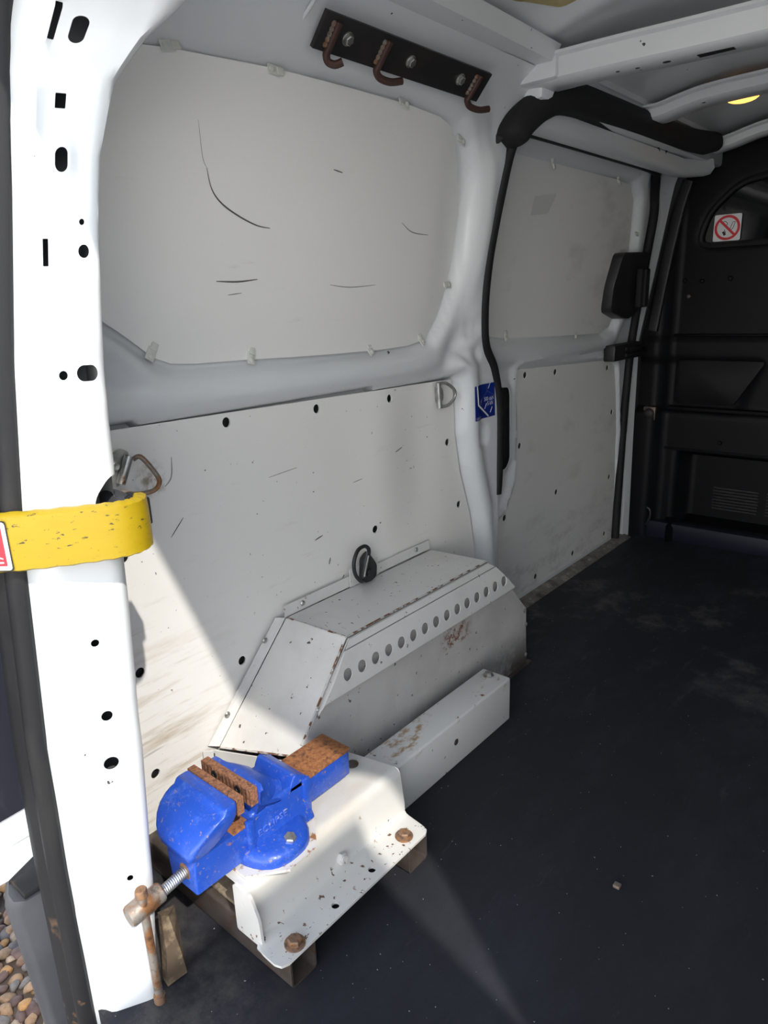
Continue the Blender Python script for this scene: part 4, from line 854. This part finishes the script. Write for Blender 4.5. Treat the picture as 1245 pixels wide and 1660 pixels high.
# moving jaw
bm = bmesh.new(); loft(bm, [rr3(XC+.012, .034, .440, .560, .164, .004), rr3(XC+.010, .036, .440, .560, .195, .004), rr3(XC+.008, .038, .442, .560, .222, .004)]); mj = finish('moving_slide', bm, MT['blue'], VI)
bm = box(XC-.022, XC+.047, .512, .548, .2205, .2245, .001); finish('machined_face', bm, MT['rust'], mj)
def hump(z, hw, y0, y1, r, xo=0): return rr3(XC+xo, hw, y0, y1, z, r)
bm = bmesh.new(); loft(bm, [hump(.2245,.0355,.437,.470,.005,.0125), hump(.2285,.0385,.4325,.480,.007,.0110), hump(.236,.0450,.4325,.494,.009,.0065), hump(.245,.0520,.4375,.505,.010,.0020), hump(.254,.0585,.446,.512,.010,-.001), hump(.263,.0630,.4575,.516,.009,-.003), hump(.271,.0645,.470,.516,.007,-.003), hump(.2755,.0645,.480,.516,.006,-.003), hump(.277,.0645,.488,.516,.005,-.003), hump(.284,.0645,.4925,.516,.005,-.003), hump(.2870,.0625,.4955,.516,.004,-.003)])
mh = finish('moving_jaw', bm, MT['blue'], VI, smooth=50)
jx0, jx1 = XC-.0665, XC+.0585
def jaw_plate(y0, y1, par):
    bm = bmesh.new(); n = 26; pts = []
    for i in range(n+1): pts.append((jx0+(jx1-jx0)*i/n, y0+(.0011 if i % 2 else 0)))
    poly = pts+[(jx1, y1), (jx0, y1)]; loft(bm, [[(x, y, z) for x, y in poly] for z in (.2605, .2895)]); bmesh.ops.recalc_face_normals(bm, faces=bm.faces)
    return finish('jaw_plate', bm, MT['rustplate'], par, smooth=20)
jaw_plate(.5165, .5295, VI); jp = jaw_plate(.5425, .5565, VI)
for x in (XC-.032, XC+.028):
    bm = bmesh.new(); a_lathe(bm, [(.0065,0),(.0065,.0012),(.004,.0016),(.0035,.0006),(0,.0006)], (x,.5428,.279), (0,-1,0), 14); finish('jaw_screw', bm, MT['blacksteel'], jp)
# lead screw, head, handle
XS, ZS = -.803, .193
bm = bmesh.new(); n = 40; rings = []
for i in range(n+1):
    y = .382+(.445-.382)*i/n; r = .0082+(.0007 if i % 2 else 0); rings.append([(XS+r*math.cos(a), y, ZS-.012*(.445-y)/.07+r*math.sin(a)) for a in [2*math.pi*k/16 for k in range(16)]])
loft(bm, rings); finish('lead_screw', bm, MT['zinc'], VI)
bm = bmesh.new(); a_lathe(bm, [(.013,0),(.013,.0015),(.009,.002)], (XS,.4415,ZS), (0,-1,0), 20); finish('screw_collar', bm, MT['boltrust'], VI)
HC = Vector((XS-.003, .372, .182)); bm = bmesh.new(); a_lathe(bm, [(.010,.031),(.0135,.029),(.0150,.027),(.0150,.012),(.0160,.010),(.0160,-.022),(.014,-.025),(0,-.0255)], HC, (.03,.99,.12), 24); hd = finish('screw_head', bm, MT['zincrust'], VI)
h0, h1 = Vector((-.800,.368,.214)), Vector((-.792,.366,.020))
bm = bmesh.new(); a_tube(bm, [h0, h0.lerp(h1,.3), h0.lerp(h1,.7), h1], .0062, 14); ha = finish('handle', bm, MT['zincrust'], VI)
for q, d in ((h0, h0-h1), (h1, h1-h0)):
    bm = bmesh.new(); a_lathe(bm, [(.0065,-.010),(.0088,-.009),(.0088,.001),(.0075,.0035),(0,.004)], q, d, 16); finish('knob', bm, MT['boltrust'], ha)
bm = bmesh.new(); a_hex(bm, (-.742,.594,.174), (.25,0,1), .0105, .008, .0145); finish('mounting_bolt', bm, MT['zinc'], VI)
bm = bmesh.new(); a_hex(bm, (-.902,.594,.174), (-.25,0,1), .0105, .008, .0145); finish('mounting_bolt', bm, MT['zinc'], VI)
bm = text_mesh('ECLIPSE', .0165, lambda x, y, z: (XC+.0487+z, .556+x*1.12, .190+y*1.0+.06*x), .0012); finish('raised_lettering', bm, mat('worn_blue_lettering', (.07, .15, .62), .4, layers=[dict(col=(.45,.42,.45), scale=120, lo=.52, hi=.62)]), bd, smooth=0)

# --- yellow door check strap
YS = thing('door_check_strap', 'yellow plastic door check strap across the white frame', 'strap', (-.86,.33,.70))
pth = smooth_path([(-.985,.213,.738),(-.945,.245,.738),(-.905,.278,.739),(-.865,.311,.740),(-.832,.342,.742),(-.800,.378,.744),(-.782,.405,.745),(-.779,.425,.745),(-.787,.440,.745),(-.805,.452,.745)], 6)
bm = bmesh.new(); fr2 = frames(pth, up=(0,0,1)); secs = []
for i, (p, t, u, v) in enumerate(fr2):
    k = .0375-.0045*i/len(fr2)+.0006*math.sin(i*1.7); secs.append([p+u*a*k+v*b for a, b in ((-1,.001),(-1,.006),(-.93,.010),(-.4,.0105),(.4,.0105),(.9,.0095),(1,.004),(1,-.004),(.92,-.006),(-.92,-.004))])
secs = [[Vector(q) for q in s] for s in secs]; loft(bm, secs); bmesh.ops.recalc_face_normals(bm, faces=bm.faces); ys = finish('strap_cover', bm, MT['yellow'], YS, smooth=50)
bm = bmesh.new(); a_sweep(bm, [Vector(p)+Vector((-.006,.012,-.001)) for p in smooth_path([(-1.03,.176,.738),(-.985,.213,.738),(-.945,.245,.738),(-.905,.278,.739),(-.880,.299,.740)], 4)], rrect(-.041,-.006,.041,.006,.003), up=(0,0,1)); finish('strap_core', bm, MT['greyplastic'], YS)
bm = bmesh.new(); a_box(bm, -.866, -.822, .452, .478, .726, .764, .003); a_box(bm, -.858, -.830, .448, .470, .762, .768, .002); hb_ = finish('strap_anchor', bm, MT['blackplastic'], YS)
bm = bmesh.new(); bmesh.ops.create_uvsphere(bm, u_segments=20, v_segments=10, radius=1, matrix=Matrix.Translation((-.862,.448,.752)) @ Matrix.Diagonal((.040,.02,.022,1))); finish('anchor_boot', bm, MT['greyplastic'], YS)
# printed label at the strap's door end
q0, q1 = Vector((-.905,.278,0)), Vector((-.865,.311,0)); tt = (q1-q0).normalized(); nn = Vector((tt.y, -tt.x, 0))
def LBL(a, b, o): return Vector((-.868,.3085,.7385))+tt*(a-.012)+Vector((0,0,b))+nn*(.0052+o)
def lblpoly(poly, m_, o, nm, hole=None): finish(nm, sheet(poly, [hole] if hole else [], lambda a, b: LBL(a, b, o)), m_, ys, smooth=0)
lblpoly(rrect(-.060,-.032,.022,.031,.004), MT['black'], .0060, 'label_border'); lblpoly(rrect(-.060,-.0305,.0205,.0295,.004), MT['white'], .0064, 'label_paper'); lblpoly(rrect(-.060,-.025,.0155,.0245,.001), MT['red'], .0068, 'label_print')
lblpoly([(-.03,-.001),(.004,-.005),(.010,0),(.008,.008),(-.03,.008)], MT['white'], .0072, 'pictogram'); lblpoly([(-.03,.0095),(.008,.0095),(.008,.012),(-.03,.012)], MT['white'], .0072, 'pictogram'); lblpoly([(-.03,-.0125),(.006,-.0125),(.012,-.015),(.012,-.0165),(.005,-.0145),(-.03,-.0145)], MT['white'], .0072, 'pictogram'); lblpoly([(-.03,-.0205),(.012,-.0195),(.012,-.0215),(-.03,-.0225)], MT['white'], .0072, 'pictogram')

# --- crumb on the floor
bm = box(-.364, -.352, .994, 1.006, .0, .006, .0015); o = finish('metal_crumb', bm, MT['zincrust']); tag(o, 'tiny square metal offcut lying on the dark floor', 'offcut')
# torn carpet flap at the foot of the frame
bm = bmesh.new(); loft(bm, [[(-.835,.395,.002),(-.815,.392,.003),(-.812,.425,.003),(-.845,.44,.003)], [(-.838,.402,.05),(-.820,.40,.05),(-.812,.42,.05),(-.845,.44,.05)], [(-.848,.41,.11),(-.838,.41,.11),(-.835,.42,.105),(-.85,.44,.10)]]); bmesh.ops.recalc_face_normals(bm, faces=bm.faces)
o = finish('torn_floor_lining', bm, mat('dirty_brown_lining', (.10, .07, .045), .95, layers=[dict(col=(.25,.19,.12), scale=40, lo=.5, hi=.65, detail=8)])); tag(o, 'torn dirty lining scrap at the foot of the white door frame', 'lining scrap')
